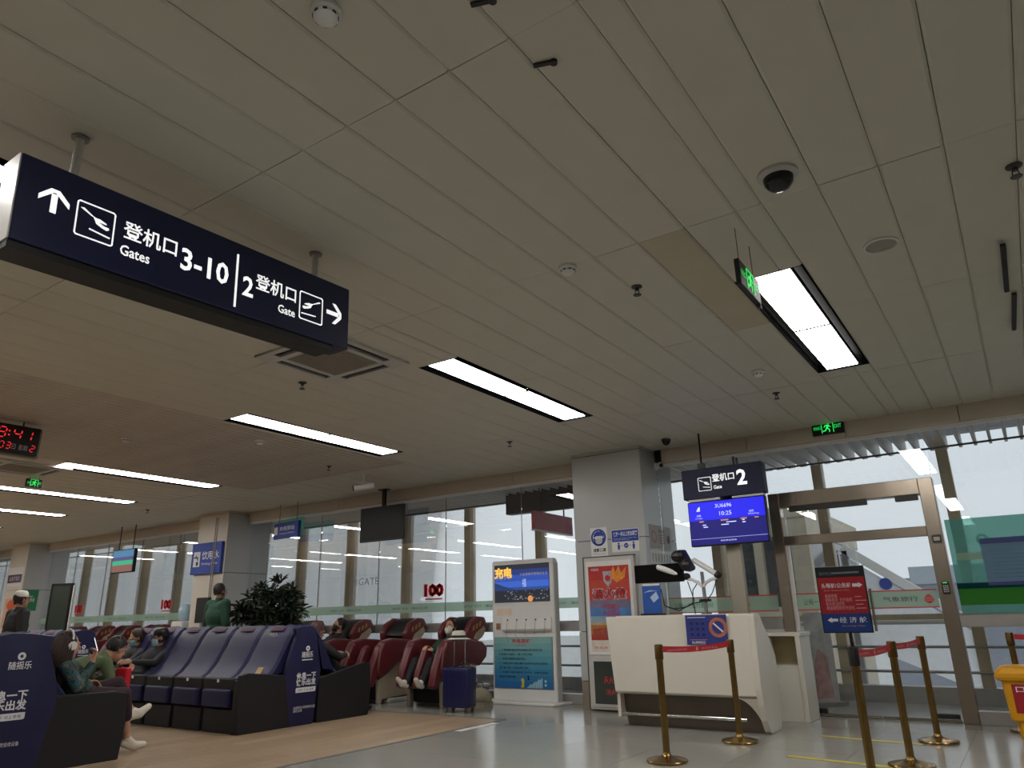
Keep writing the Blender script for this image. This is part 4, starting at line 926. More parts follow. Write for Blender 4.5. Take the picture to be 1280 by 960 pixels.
def belt(a, b_, lab, sag=.02, z=.875, w_=.05):
    d = Vector((b_[0]-a[0], b_[1]-a[1], 0)); L = d.length; d.normalize(); ang = math.atan2(d.y, d.x)
    t = thing('barrier_belt', lab, 'belt', (a[0], a[1], 0), ang, 'red retractable barrier belts')
    n = 10; s0, s1 = .038, L-.038; pts = [(s0+(s1-s0)*k/n, z-sag*4*(k/n)*(1-k/n)) for k in range(n+1)]
    poly = [(u, v+w_/2) for u, v in pts]+[(u, v-w_/2) for u, v in pts[::-1]]
    MB().prism(poly, 'y', -.0015, .0015).build('webbing', M['red_belt'], t)
    zt = z-sag*.7
    text(t, '请勿跨越', L*.1, zt-.012, L*.36, zt+.006, -.002, mat('belt_print', 'd98f8f', .6), 'belt_print', res=1); text(t, '请排队等候', L*.56, zt-.016, L*.8, zt+.004, -.002, mat('belt_print', 'd98f8f', .6), 'belt_print', res=1)
    flat('belt_emblem', disc(L*.5, z-sag, .018, 10), -.0015, mat('belt_print', 'd98f8f', .6), t)
belt(p1, p2, 'red belt between the two posts in front of the counter'); belt(p3, p4, 'red belt between the sign post and the middle post'); belt(p4, p5, 'red belt between the middle post and the post nearest the door', .015); belt((-.265, 9.25), (.9, 9.2), 'red belt leaving the frame at the right edge above the yellow bin')
# sign on the third post
t = thing('cabin_class_sign', 'red and blue cabin class sign board on the brass post', 'sign', (p3[0], p3[1], .917), -.02)
MB().cyl((0, 0, .0), (0, 0, .1), .012, 8).build('stem', M['black'], t)
bd = MB().box(-.165, -.006, .09, .165, .006, .545).build('board', M['black'], t, bevel=.003); bd.location = (-.01, 0, 0); y = -.0065
flat('red_field', rect(-.157, .22, .157, .47), y, mat('sign_red', 'a01a26', .4), bd); flat('blue_field', rect(-.157, .097, .157, .222), y, mat('sign_blue', '163a80', .4), bd); flat('dark_field', rect(-.157, .475, .157, .537), y, mat('sign_dark', '141822', .4), bd)
y -= .0021; WT = M['text_white']
text(bd, '头等舱/公务舱', -.135, .395, .065, .43, y, WT, bold=.01); text(bd, '高端旅客\n明珠会员  优先登机\n军人依法优先\n老弱病残孕优先登机', -.12, .245, .07, .355, y, mat('pale_pink_print', 'd6a0a4', .5), res=1)
text(bd, '经 济 舱', -.045, .157, .135, .197, y, WT, bold=.01); text(bd, 'Economy Class', -.03, .13, .12, .143, y, mat('pale_pink_print', 'd6a0a4', .5), res=1); text(bd, 'First / Business Class', -.12, .375, .05, .385, y, mat('pale_pink_print', 'd6a0a4', .5), res=1)
for k, s in enumerate((.3, .5, .35, .45)): flat('fine_print', rect(.08, .33-k*.026, .08+.07*s/.5, .335-k*.026), y, mat('pale_pink_print', 'd6a0a4', .5), bd)
flat('arrow', [(.075, .4), (.115, .4), (.115, .393), (.142, .411), (.115, .43), (.115, .422), (.075, .422)], y, WT, bd)
flat('arrow', [(-.055, .167), (-.095, .167), (-.095, .158), (-.125, .177), (-.095, .196), (-.095, .187), (-.055, .187)], y, WT, bd)
text(bd, '重庆航空', -.14, .487, -.05, .51, y, mat('grey_print', '6c7a78', .5), res=1); flat('header_line', rect(-.05, .492, .13, .505), y, mat('grey_print', '6c7a78', .5), bd)
# teal film panel on the glass with a paper notice
t = thing('teal_window_panel', 'teal and green translucent panel on the glass at the right edge', 'panel', (0, 9.588, 0))
MB().box(-.655, -.006, 1.10, 1.9, -.001, 2.11).build('teal_film', M['tealglass'], t); q = MB().box(-.655, -.009, 1.19, 1.9, -.0065, 1.36).build('green_stripe', M['greenfilm'], t); MB().box(-.655, -.012, 1.36, 1.9, -.0065, 1.42).build('dark_stripe', glass('dark_teal_film', (.1, .4, .45), .05, 0, .6, (.01, .10, .13)), t)
text(t, '深航', -.57, 1.83, -.45, 1.91, -.0075, mat('teal_print', '3f9384', .5)); b = MB(); ringmesh(b, -.33, 1.87, .035, .06, -.009, -.0065, 20); b.build('round_emblem', mat('teal_print', '3f9384', .5), t)
MB().box(-.6, -.008, 1.66, -.32, -.0065, 1.74).build('pale_label', M['palefilm'], t)
t = thing('paper_notice', 'blue white printed notice stuck on the teal panel', 'notice', (0, 9.5755, 0))
MB().box(-.36, -.004, 1.385, .55, 0, 1.88).build('sheet', M['hazefilm'], t); MB().box(-.36, -.006, 1.82, .55, -.004, 1.88).box(-.36, -.006, 1.385, .55, -.004, 1.42).build('dark_border', mat('notice_navy', '2c3a70', .5), t)
for k in range(8): flat('print_line', rect(-.28, 1.74-k*.04, .48-(.2 if k % 3 == 0 else 0), 1.75-k*.04), -.004, mat('notice_ink', '56749a', .5), t)
# yellow bin
t = thing('yellow_bin', 'yellow lidded waste bin with a red label at the right frame edge', 'bin', (-.12, 8.9, 0))
def rr(w_, d_, z, k=.03): return [(-w_+k, -d_, z), (w_-k, -d_, z), (w_, -d_+k, z), (w_, d_-k, z), (w_-k, d_, z), (-w_+k, d_, z), (-w_, d_-k, z), (-w_, -d_+k, z)]
MB().loft([rr(.21, .17, .0), rr(.215, .175, .14), rr(.255, .2, .15), rr(.275, .215, .52)]).build('bucket', M['yellow'], t, bevel=.008)
MB().loft([rr(.30, .24, .50), rr(.315, .25, .53), rr(.315, .25, .57), rr(.28, .22, .61), rr(.22, .17, .625)]).build('lid', M['yellow'], t, bevel=.006)
lb = MB().hull([(-.20, -.2065, .22), (.2, -.2065, .22), (.2, -.2045, .22), (-.2, -.2045, .22)], [(-.20, -.2175, .47), (.2, -.2175, .47), (.2, -.2155, .47), (-.2, -.2155, .47)]).build('label', M['red'], t)
text(lb, '口罩回收', -.17, .40, .17, .455, -.219, M['text_white'], bold=.01); flat('mask_symbol', disc(.02, .32, .06, 16, .04), -.212, M['text_white'], lb)
# roll-up banner in the corridor
t = thing('corridor_banner', 'narrow pale banner with red figures standing in the corridor behind the glass', 'banner', (-2.42, 10.6, 0), .9)
MB().box(-.2, -.01, .05, .2, 0, 1.15).build('banner_sheet', mat('banner_pale', 'b9b6b6', .6, 0, .2, 8), t); MB().box(-.25, -.1, 0, .25, .1, .05).build('foot', M['grey'], t)
flat('red_figure', [(-.15, .1), (.12, .1), (.08, .6), (-.05, .7), (-.12, .5)], -.0105, mat('banner_red', 'b58a86', .6, 0, .35, 9), t)

# ================================================================ LUGGAGE, HAT, BAGS
def suitcase(name, lab, x, y, rz, w_=.27, h=.6, d_=.12, m='navycase', handle=.42):
    t = thing(name, lab, 'suitcase', (x, y, 0), rz)
    MB().box(-w_, -d_, .06, w_, d_, h).build('shell', M[m], t, bevel=.035, seg=3, smooth=True)
    b = MB()
    for k in range(7): b.box(-w_+.06+k*(2*w_-.12)/6-.008, -d_-.006, .11, -w_+.06+k*(2*w_-.12)/6+.008, -d_+.002, h-.06)
    b.build('shell_rib', M[m], t, bevel=.003)
    MB().box(-w_-.001, -.006, .08, w_+.001, .006, h+.002).build('zip_line', M['black'], t)
    for sx in (-1, 1):
        for sy in (-1, 1):
            q = MB().cyl((sx*(w_-.05), sy*(d_-.03), .06), (sx*(w_-.05), sy*(d_-.03), .035), .018, 8).cyl((sx*(w_-.05)-.012, sy*(d_-.03), .028), (sx*(w_-.05)+.012, sy*(d_-.03), .028), .028, 12).build('wheel', M['dgrey'], t)
    if handle:
        MB().cyl((-.135, .08, h-.02), (-.135, .08, h+handle), .009, 8).cyl((.035, .08, h-.02), (.035, .08, h+handle), .009, 8).box(-.15, .065, h+handle-.01, .05, .095, h+handle+.02).build('trolley_handle', M['chrome'], t)
    MB().tube([(-.07, -.02, h), (-.06, -.02, h+.03), (.06, -.02, h+.03), (.07, -.02, h)], .009, 6).build('carry_handle', M['black'], t)
    return t
suitcase('suitcase', 'navy hard shell suitcase with a raised handle in front of the massage chair', -6.47, 8.14, .12, .20, .555, .115, handle=.325)
t = thing('straw_hat', 'white brimmed hat resting on the raised suitcase handle', 'hat', (-6.54, 8.21, .909), .3)
MB().lathe([(.02, .002), (.16, -.006), (.165, -.004), (.105, .012), (.098, .03), (.09, .085), (.06, .105), (.03, .098), (.003, .092)], n=28).build('crown_and_brim', M['hat'], t, smooth=True)
MB().lathe([(.104, .013), (.1055, .02), (.0985, .045), (.094, .045)], n=28).build('black_band', M['black'], t, smooth=True)
t = thing('canvas_bag', 'beige canvas bag on the floor between the suitcase and the kiosk', 'bag', (-6.68, 8.86, 0))
MB().ell((0, 0, .11), (.2, .12, .13), 14, 8).box(-.16, -.1, 0, .16, .1, .06).build('body', mat('canvas_beige', '8d8673', .8, 0, .1, 40), t, smooth=True)
MB().tube([(-.08, 0, .22), (-.05, 0, .30), (.05, 0, .30), (.08, 0, .22)], .008, 6).build('strap', M['dgrey'], t)
t = thing('bench', 'low grey bench by the glass behind the suitcase', 'bench', (-7.25, 9.4, 0))
MB().box(-.6, -.12, .2, .3, .1, .24).build('seat', M['greyplastic'], t, bevel=.006)
for x in (-.55, .25): MB().box(x-.02, -.1, 0, x+.02, .08, .2).build('leg', M['grey'], t)
# ================================================================ PLANT
t = thing('potted_plant', 'bushy dark green potted plant behind the blue seats', 'plant', (-9.62, 7.47, 0))
MB().lathe([(.2, 0), (.27, .4), (.29, .42), (.29, .46), (.26, .46), (.25, .4), (.02, .4)], n=24).build('pot', M['dgrey'], t, smooth=True)
br = []; b = MB()
for k in range(13):
    a = RND.uniform(0, 2*PI); r = RND.uniform(.1, .45); zt = RND.uniform(1.2, 1.8); p = [(0, 0, .4), (r*.3*math.cos(a), r*.3*math.sin(a), .75), (r*math.cos(a), r*math.sin(a), zt)]
    b.tube(p, .014, 5, .005); br.append((Vector(p[1]), Vector(p[2])))
b.build('stem', M['stem'], t)
def leaf(mb, p, d, up, L, w_):
    d = d.normalized(); s = d.cross(up).normalized(); n = s.cross(d)
    P = [p, p+d*L*.35+s*w_+n*.01, p+d*L*.75+s*w_*.7, p+d*L-n*L*.15, p+d*L*.75-s*w_*.7, p+d*L*.35-s*w_+n*.01, p+d*L*.5-n*.008]
    mb._faces([tuple(q) for q in P], [(0, 1, 6), (1, 2, 6), (2, 3, 6), (3, 4, 6), (4, 5, 6), (5, 0, 6)])
def crown(n, seed, keep):
    R2 = random.Random(seed); mb = MB(); cl = []
    while len(cl) < 60:
        v = Vector((R2.uniform(-1, 1), R2.uniform(-1, 1), R2.uniform(-1, 1)))
        if .3 < v.length < 1: cl.append((Vector((v.x*.52-.04, v.y*.5, 1.36+v.z*.40+.06*math.sin(v.x*5))), R2.uniform(.07, .16)))
    for k in range(n):
        c, r = cl[k % len(cl)]
        o = Vector((R2.gauss(0, 1), R2.gauss(0, 1), R2.gauss(0, 1))).normalized()*r*R2.random()**.4
        d = o.normalized()*.8+Vector((R2.uniform(-1, 1), R2.uniform(-1, 1), R2.uniform(-.6, .8)))
        leaf(mb, c+o*.6, d, Vector((R2.uniform(-.6, .6), R2.uniform(-.6, .6), 1)), R2.uniform(.09, .17), R2.uniform(.016, .032))
    return mb
tag(crown(2200, 3, lambda v: True).build('foliage', M['leaf'], t), kind='stuff')
# ================================================================ FAR LEFT THINGS
t = thing('dark_notice_board', 'tall dark green notice board standing by the third column', 'board', (-16.43, 7.55, 0), .35)
MB().box(-.22, -.03, .6, .22, .03, 2.0).build('board', mat('dark_green_board', '2c352f', .35), t, bevel=.005); MB().box(-.25, -.04, .55, -.22, .04, 2.0).box(.22, -.04, .55, .25, .04, 2.0).box(-.25, -.04, 2.0, .25, .04, 2.04).build('frame', M['black'], t)
MB().box(.28, -.02, 0, .31, .02, 2.0).box(-.24, -.2, 0, -.21, .2, .55).box(.21, -.2, 0, .24, .2, .55).build('stand', M['greyplastic'], t)
t, y = wallsign('purple_poster', 'white and purple poster on the front of the third column', -22.85, 2.25, -22.0, 2.75, M['white2'])
flat('purple_field', rect(-.4, -.15, .4, .06), y, mat('purple_print', '4a3350', .5, 0, .3, 6), t); text(t, '出发厅指引', -.3, -.1, .3, .02, y-.003, M['text_white'])
t, y = wallsign('orange_poster', 'orange and pink poster on the lower front of the third column', -22.75, 1.2, -21.95, 1.95, mat('peach_paper', 'cfa58e', .5, 0, .1, 5))
flat('orange_print', disc(0, .2, .26, 16, .13), y, mat('poster_orange', 'c05a34', .5, 0, .2, 8), t); text(t, '平安', -.2, -.2, .2, -.05, y-.002, M['text_red'])
t = thing('green_poster', 'green poster on the side of the third column', 'sign', (-21.9, 9.25, 1.9), PI/2)
MB().box(-.2, -.006, -.28, .22, -.0005, .25).build('board', M['green'], t); text(t, '应急通道', -.13, -.05, .15, .05, -.0075, M['text_white'])
t = thing('water_dispenser', 'white water dispenser standing by the drinking water column', 'water dispenser', (-14.6, 9.2, 0))
MB().box(-.2, -.17, 0, .2, .17, 1.25).build('body', M['white2'], t, bevel=.02); MB().box(-.15, -.175, .95, .15, -.168, 1.15).build('tap_panel', M['grey'], t); MB().lathe([(.08, 1.25), (.13, 1.31), (.13, 1.5), (.07, 1.58), (.02, 1.59)], n=18).build('bottle', mat('pale_blue_bottle', '9fbccb', .2), t, smooth=True)
t = thing('black_terminal', 'black screen terminal beside the person in the green hoodie', 'terminal', (-13.0, 8.55, 0))
MB().box(-.2, -.03, 1.2, .2, .03, 1.66).build('screen', M['black'], t, bevel=.01); MB().box(-.03, -.02, 0, .03, .03, 1.2).box(-.2, -.2, 0, .2, .2, .03).build('stand', M['grey'], t)

# ================================================================ BLUE SEATS (share seats in back to back rows)
PITCH = .6
def make_seat(label, group):
    """front faces local -y, origin under the front edge, centre of the seat"""
    t = thing('massage_lounge_chair', label, 'seat', (0, 0, 0), 0, group)
    MB().box(-.293, .06, 0, .293, .86, .38).build('base', M['chairblack'], t, bevel=.012)
    MB().box(-.27, .03, .0, .27, .07, .25).build('front_skirt', M['chairblack'], t, bevel=.008)
    MB().box(-.255, -.03, .27, .255, .07, .46).build('foot_rest', M['chairblue'], t, bevel=.03, seg=3, smooth=True)
    MB().box(-.29, .0, .44, .29, .07, .575).build('console_bar', M['chairblack'], t, bevel=.015)
    MB().box(-.29, .06, .38, .29, .60, .505).build('seat_cushion', M['chairblack'], t, bevel=.03, seg=2, smooth=True)
    # backrest: thick curved slab
    path = [(.40, .50), (.50, .56), (.60, .68), (.685, .83), (.755, .97), (.82, 1.06), (.88, 1.095), (.935, 1.06), (.95, .97)]
    rings = []
    n = len(path)
    for i in range(n):
        p = Vector(path[i]); d = (Vector(path[min(i+1, n-1)])-Vector(path[max(i-1, 0)])).normalized(); nr = Vector((-d.y, d.x))
        th = .07; wd = .285-.008*(i > 5)
        ring = []
        for x, o in ((-wd, .0), (-wd+.03, .5), (-.16, .62), (0, .5), (.16, .62), (wd-.03, .5), (wd, .0), (wd-.02, -.5), (0, -.55), (-wd+.02, -.5)):
            q = p+nr*th*o; ring.append((x, q.x, q.y))
        rings.append(ring)
    MB().loft(rings).build('backrest', M['chairblue'], t, smooth=True)
    MB().box(-.28, .82, .34, .28, .95, .98).build('back_shell', M['chairblue'], t, bevel=.02)
    MB().prism([(.5, .58), (.7, .6), (.80, .95), (.76, .98), (.66, .82), (.55, .63)], 'x', -.298, -.284).build('side_wing', M['chairblue'], t)
    MB().prism([(.5, .58), (.7, .6), (.80, .95), (.76, .98), (.66, .82), (.55, .63)], 'x', .284, .298).build('side_wing', M['chairblue'], t)
    q = MB().strip(-.13, .13, [(.775, 1.055), (.80, 1.083), (.83, 1.103)], .004).build('head_print', mat('rust_print', '45243a', .7, 0, .3, 40), t); q.location = (0, -.012, .014)
    MB().box(-.018, -.004, .53, .018, .002, .562).build('price_tag', M['text_white'], t)
    return t
def arm(t, x0, x1, y0, y1, name='side_arm', h0=.56, h1=.63):
    """black end arm: front (low y) taller"""
    return MB().prism([(y0+.03, 0), (y1, 0), (y1, h0), (y0+.12, h1), (y0+.02, h1-.02), (y0, .30)], 'x', x0, x1).build(name, M['chairblack'], t, bevel=.012, seg=2)
def end_cover(t, x, ya, yb, th=.06, logo=True):
    """blue cloth cover over the end of two backs; ya..yb at the floor, faces +x"""
    ym = (ya+yb)/2
    prof = [(ya, .0), (yb, .0), (yb+.03, .35), (yb+.08, .6), (yb+.03, .8), (yb-.01, 1.0), (yb-.03, 1.08), (ym+.06, 1.125), (ym-.08, 1.12), (ya+.0, 1.09), (ya+.03, 1.0), (ya-.06, .75), (ya-.10, .55), (ya-.05, .3)]
    c = MB().prism(prof, 'x', x, x+th).build('end_cover', M['chairblue'], t, bevel=.02, seg=2, smooth=True)
    if logo: return c
def cover_words(c, x, ym, W_=None):
    """print on the end cover (a +x facing plane): small helper object turned by 90 degrees"""
    q = MB().box(-.001, -.001, .2, .001, .0, .201).build('print_backing', M['chairblue'], c); q.location = (x+.001, ym, 0); q.rotation_euler = (0, 0, PI/2)
    tw = M['text_white']
    text(q, '随摇乐', -.085, .755, .085, .825, -.002, tw, 'logo_lettering', bold=.015); b = MB(); ringmesh(b, 0, .86, .012, .03, -.003, -.001, 16); b.build('logo_ring', tw, q); flat('logo_caption', rect(-.08, .725, .08, .735), -.001, tw, q)
    text(q, '休息一下\n快乐出发', -.15, .44, .15, .59, -.002, tw, 'cover_lettering', bold=.03)
    flat('caption_field', [(-.15, .365), (.14, .365), (.15, .375), (.15, .42), (-.14, .42), (-.15, .41)], -.001, tw, q); text(q, '扫码一下 马上享受', -.12, .378, .12, .405, -.0045, M['chairblue'], 'caption', res=1)
    text(q, '本座椅为付费使用设备\n请勿占用', -.17, .15, .16, .215, -.002, tw, 'small_print', res=1)
G1 = 'blue massage seats in the middle row'; G2 = 'blue massage seats in the far row'; G3 = 'blue massage seats in the left row'
seat0 = make_seat('blue massage seat at the right end of the middle row, front side', G1)
XB, YB = -7.45, 5.46            # right end, front edge of the middle block
seat0.location = (XB-.06-PITCH/2-.05, YB, 0)
FRONT = ['', 'blue massage seat second from the right end of the middle row, front side', 'blue massage seat third from the right end of the middle row, front side', 'blue massage seat fourth from the right end of the middle row, front side',
         'blue massage seat under the person in the black cap', 'blue massage seat under the person with brown hair and a mask']
fronts = [seat0]
for k in range(1, 6): fronts.append(dup(seat0, (seat0.location.x-k*PITCH, YB, 0), 0, FRONT[k]))
backs = [dup(seat0, (seat0.location.x-k*PITCH, YB+1.98, 0), PI, ['blue massage seat at the right end of the back row, under the dark dressed person', 'blue massage seat at the back side of the middle row, second from the right end'][k]) for k in range(2)]
arm(seat0, .36, .425, -.03, .72); c = end_cover(seat0, .37, .70, 1.06); cover_words(c, .43, .91)
MB().box(.30, -.01, 0, .37, .9, .56).build('end_filler', M['chairblack'], seat0, bevel=.01)
arm(backs[0], -.425, -.36, -.03, .86, h0=.50, h1=.65); MB().box(-.37, -.01, 0, -.30, .86, .52).build('end_filler', M['chairblack'], backs[0], bevel=.01)
MB().prism([(.415, .56), (.485, .66), (.477, .665), (.407, .565)], 'x', .08, .18).build('gold_card', mat('gold_card', 'a5875a', .5), seat0)
text(seat0, '随摇乐', -.1, 1.0, .06, 1.05, .735, M['text_white'], 'seat_lettering', res=1)
# far block
sf = dup(fronts[1], (-13.3, YB+.05, 0), 0, 'blue massage seat at the right end of the far row'); sf['group'] = G2
c = end_cover(sf, .30, .70, 1.10); cover_words(c, .36, .91)
arm(sf, .29, .355, -.03, .72)
for k, lab in ((1, 'blue massage seat second from the right end of the far row'), (2, 'blue massage seat third from the right end of the far row'), (3, 'blue massage seat fourth from the right end of the far row')):
    q = dup(fronts[1], (-13.3-k*PITCH, YB+.05, 0), 0, lab); q['group'] = G2
# left block: back side row only, facing +y, ends at x = -7.18
sl0 = dup(fronts[1], (-7.18-.13-PITCH/2, 4.03, 0), PI, 'blue massage seat under the person with headphones'); sl0['group'] = G3
LX = sl0.location.x
arm(sl0, -.427, -.365, -.02, .92, h0=.60, h1=.585); MB().box(-.37, .02, 0, -.30, .86, .52).build('end_filler', M['chairblack'], sl0, bevel=.01)
c = end_cover(sl0, -.43, .72, 1.30, .065)
q = MB().box(-.001, -.001, .2, .001, 0, .201).build('print_backing', M['chairblue'], c); q.location = (-.431, 1.0, 0); q.rotation_euler = (0, 0, -PI/2)
tw = M['text_white']
text(q, '随摇乐', -.06, .83, .12, .895, -.002, tw, 'logo_lettering', bold=.015); b = MB(); ringmesh(b, .03, .935, .013, .032, -.003, -.001, 16); b.build('logo_ring', tw, q)
text(q, '休息一下\n快乐出发', -.20, .51, .13, .67, -.002, tw, 'cover_lettering', bold=.03); flat('caption_field', [(-.20, .435), (.12, .435), (.13, .445), (.13, .49), (-.19, .49), (-.20, .48)], -.001, tw, q); text(q, '扫码一下 马上享受', -.17, .448, .10, .475, -.0045, M['chairblue'], 'caption', res=1)
text(q, '本座椅为付费使用设备\n请勿占用', -.17, .20, .12, .27, -.002, tw, 'small_print', res=1)
q = dup(fronts[1], (LX-PITCH, 4.03, 0), PI, 'blue massage seat beside the person with headphones, under the person in olive'); q['group'] = G3
q = dup(fronts[1], (LX-2*PITCH, 4.03, 0), PI, 'blue massage seat third from the right end of the left row'); q['group'] = G3

# ================================================================ MAROON MASSAGE ARMCHAIRS
def make_armchair(label):
    t = thing('massage_armchair', label, 'armchair', (0, 0, 0), 0, 'maroon massage armchairs by the glass')
    MB().box(-.27, .05, .05, .27, .72, .36).build('base', M['black'], t, bevel=.02)
    for s in (-1, 1):
        a, b = (s*.27, s*.33)
        MB().prism([(0, 0), (.06, 0), (.08, .06), (.68, .08), (.70, .0), (.76, 0), (.80, .30), (.72, .46), (.42, .56), (.12, .40), (-.02, .33)], 'x', min(a, b), max(a, b)).build('lower_side_panel', M['beige'], t, bevel=.012, seg=2)
        a, b = (s*.25, s*.39)
        MB().prism([(-.04, .36), (-.10, .48), (-.05, .74), (.03, .87), (.22, .91), (.55, .885), (.86, .84), (.98, .76), (.96, .62), (.80, .50), (.42, .585), (.12, .42)], 'x', min(a, b), max(a, b)).build('side_shell', M['maroon'], t, bevel=.035, seg=3, smooth=True)
        # head wing
        a, b = (s*.20, s*.30)
        w_ = MB().prism([(.62, .86), (.60, .98), (.70, 1.12), (.88, 1.20), (1.04, 1.19), (1.10, 1.08), (1.02, .92), (.86, .84)], 'x', min(a, b), max(a, b)).build('head_wing', M['maroon'], t, bevel=.035, seg=3, smooth=True)
        q = MB().prism([(.74, .88), (.80, .96), (1.0, 1.06), (1.04, 1.0), (.96, .90), (.86, .855)], 'x', *sorted((s*.301, s*.305))).build('beige_inlay', M['beige'], w_)
        b_ = MB()
        for k in range(3): b_.prism([(.72+k*.08, .99+k*.03), (.76+k*.08, 1.0+k*.03), (.77+k*.08, 1.07+k*.03), (.73+k*.08, 1.06+k*.03)], 'x', *sorted((s*.301, s*.304)))
        b_.build('gold_mark', M['text_gold'], w_)['kind'] = 'stuff'
    MB().box(-.25, -.02, .36, .25, .62, .52).build('seat_cushion', M['maroon_d'], t, bevel=.04, seg=2, smooth=True)
    MB().strip(-.24, .24, [(.50, .50), (.66, .66), (.82, .85), (.96, 1.02)], .14).build('backrest', M['maroon_d'], t, bevel=.03, seg=2, smooth=True)
    MB().strip(-.20, .20, [(.66, .92), (.76, 1.04), (.87, 1.13), (1.02, 1.18)], .05).build('head_pad', M['black'], t, bevel=.02, seg=2, smooth=True)
    # leg rest: three maroon ridges with two dark channels
    for x0, x1, o in ((-.36, -.235, .05), (-.05, .05, .02), (.235, .36, .05)):
        MB().prism([(.12, .70), (.05, .80+o), (-.03, .75+o), (-.18, .46+o), (-.23, .28), (-.14, .24), (-.05, .38), (.08, .48)], 'x', x0, x1).build('leg_rest_ridge', M['maroon'], t, bevel=.03, seg=3, smooth=True)
    for x0, x1 in ((-.235, -.05), (.05, .235)):
        MB().strip(x0, x1, [(.08, .54), (-.0, .48), (-.09, .36), (-.15, .26)], .08).build('leg_channel', M['black'], t, bevel=.01)
    MB().box(-.34, .2, .0, .34, .66, .06).build('foot', M['greyplastic'], t, bevel=.01)
    return t
ach0 = make_armchair('maroon massage armchair behind the navy suitcase, with a person lying in it'); ach0.location = (-7.30, 8.40, 0)
for x, lab in ((-8.52, 'maroon massage armchair second from the kiosk, its beige side panel in view'), (-9.72, 'maroon massage armchair with a black masked person behind the row of blue seats'), (-10.92, 'maroon massage armchair right behind the potted plant'),
               (-15.75, 'maroon massage armchair behind the far blue seats, beyond the second column'), (-16.9, 'maroon massage armchair second beyond the second column'), (-18.0, 'maroon massage armchair third beyond the second column'), (-19.3, 'maroon massage armchair farthest along the glass')):
    dup(ach0, (x, 8.40, 0), 0, lab)

# ================================================================ PEOPLE
class Body:
    """one continuous figure: capsules and ellipsoids along a posed skeleton, fused by a voxel remesh; faces take
    the material of the limb they lie on"""
    def __init__(s): s.p = []
    def cap(s, a, b, ra, rb, lab): s.p.append((Vector(a), Vector(b), ra, rb, lab))
    def chain(s, pts, rs, lab):
        for i in range(len(pts)-1): s.cap(pts[i], pts[i+1], rs[i], rs[i+1], lab)
    def ell(s, c, r, lab, rot=None): s.p.append((Vector(c), tuple(r), rot or Matrix.Identity(3), None, lab))
    def hand(s, w, d, n, curl=.5, lab='skin', k=1.0, point=()):
        """w wrist, d pointing direction, n palm normal (fingers curl towards n)"""
        d = Vector(d).normalized(); n = Vector(n); n = (n-d*n.dot(d)).normalized(); sd = d.cross(n)
        for i, (o, L) in enumerate(((-.030, .066), (-.010, .077), (.010, .074), (.029, .058))):
            kn = w+d*.085*k+sd*o*k
            s.cap(w+d*.012+sd*o*.5*k, kn, .0145*k, .0125*k, lab)
            p = kn; dd = d.copy(); c = .08 if i in point else curl
            for j, f in enumerate((.45, .32, .23)):
                ang = c*(.7, 1.0, .7)[j]; ax = dd.cross(n).normalized()
                dd = (Matrix.Rotation(ang, 3, ax) @ dd).normalized(); n2 = (Matrix.Rotation(ang, 3, ax) @ n).normalized()
                q = p+dd*L*f*k; s.cap(p, q, (.0105-.0012*j)*k, (.0095-.0012*j)*k, lab); p = q; n = n2
            n = sd.cross(d).normalized()
            if n.dot(Vector((0, 0, 1))) > 9: pass
        b = w+d*.025*k-sd*.022*k; t1 = b+(d*.6-sd*.75+n*.25).normalized()*.04*k; t2 = t1+(d*.85-sd*.25+n*.4).normalized()*.032*k
        s.cap(b, t1, .0135*k, .0115*k, lab); s.cap(t1, t2, .0115*k, .009*k, lab)
    def mesh(s, mats, vox=.009):
        bm = bmesh.new()
        for a, b, ra, rb, lab in s.p:
            m = MB()
            if rb is None:
                m.ell(a, b, 16, 10, ra)
            else:
                m.ell(a, ra, 10, 6); m.ell(b, rb, 10, 6)
                if (b-a).length > 1e-4: m.tube([a, b], ra, 10, rb)
            bmesh.ops.recalc_face_normals(m.bm, faces=m.bm.faces)
            me = bpy.data.meshes.new('t'); m.bm.to_mesh(me); m.bm.free(); bm.from_mesh(me); bpy.data.meshes.remove(me)
        me = bpy.data.meshes.new('body'); bm.to_mesh(me); bm.free()
        o = bpy.data.objects.new('body_tmp', me); C.objects.link(o)
        md = o.modifiers.new('r', 'REMESH'); md.mode = 'VOXEL'; md.voxel_size = vox
        md = o.modifiers.new('s', 'SMOOTH'); md.factor = .5; md.iterations = 2
        dg = bpy.context.evaluated_depsgraph_get(); out = bpy.data.meshes.new_from_object(o.evaluated_get(dg))
        bpy.data.objects.remove(o); bpy.data.meshes.remove(me)
        labs = list(mats.keys()); out.materials.clear()
        for l in labs: out.materials.append(mats[l])
        n = len(out.polygons); c = np.zeros(n*3); out.polygons.foreach_get('center', c); c = c.reshape(-1, 3)
        best = np.full(n, 1e9); idx = np.zeros(n, int)
        for a, b, ra, rb, lab in s.p:
            if rb is None:
                q = (c-np.array(a)) @ np.array(ra); r = np.array(b); k = np.linalg.norm(q/r, axis=1); d = (k-1)*r.min()
            else:
                A = np.array(a); ab = np.array(b)-A; L = max(ab @ ab, 1e-9); t = np.clip((c-A) @ ab/L, 0, 1)
                d = np.linalg.norm(c-(A+t[:, None]*ab), axis=1)-(ra+(rb-ra)*t)
            w_ = d < best; best[w_] = d[w_]; idx[w_] = labs.index(lab)
        out.polygons.foreach_set('material_index', idx.astype(np.int32)); out.polygons.foreach_set('use_smooth', [True]*n); out.update()
        return out
V = Vector
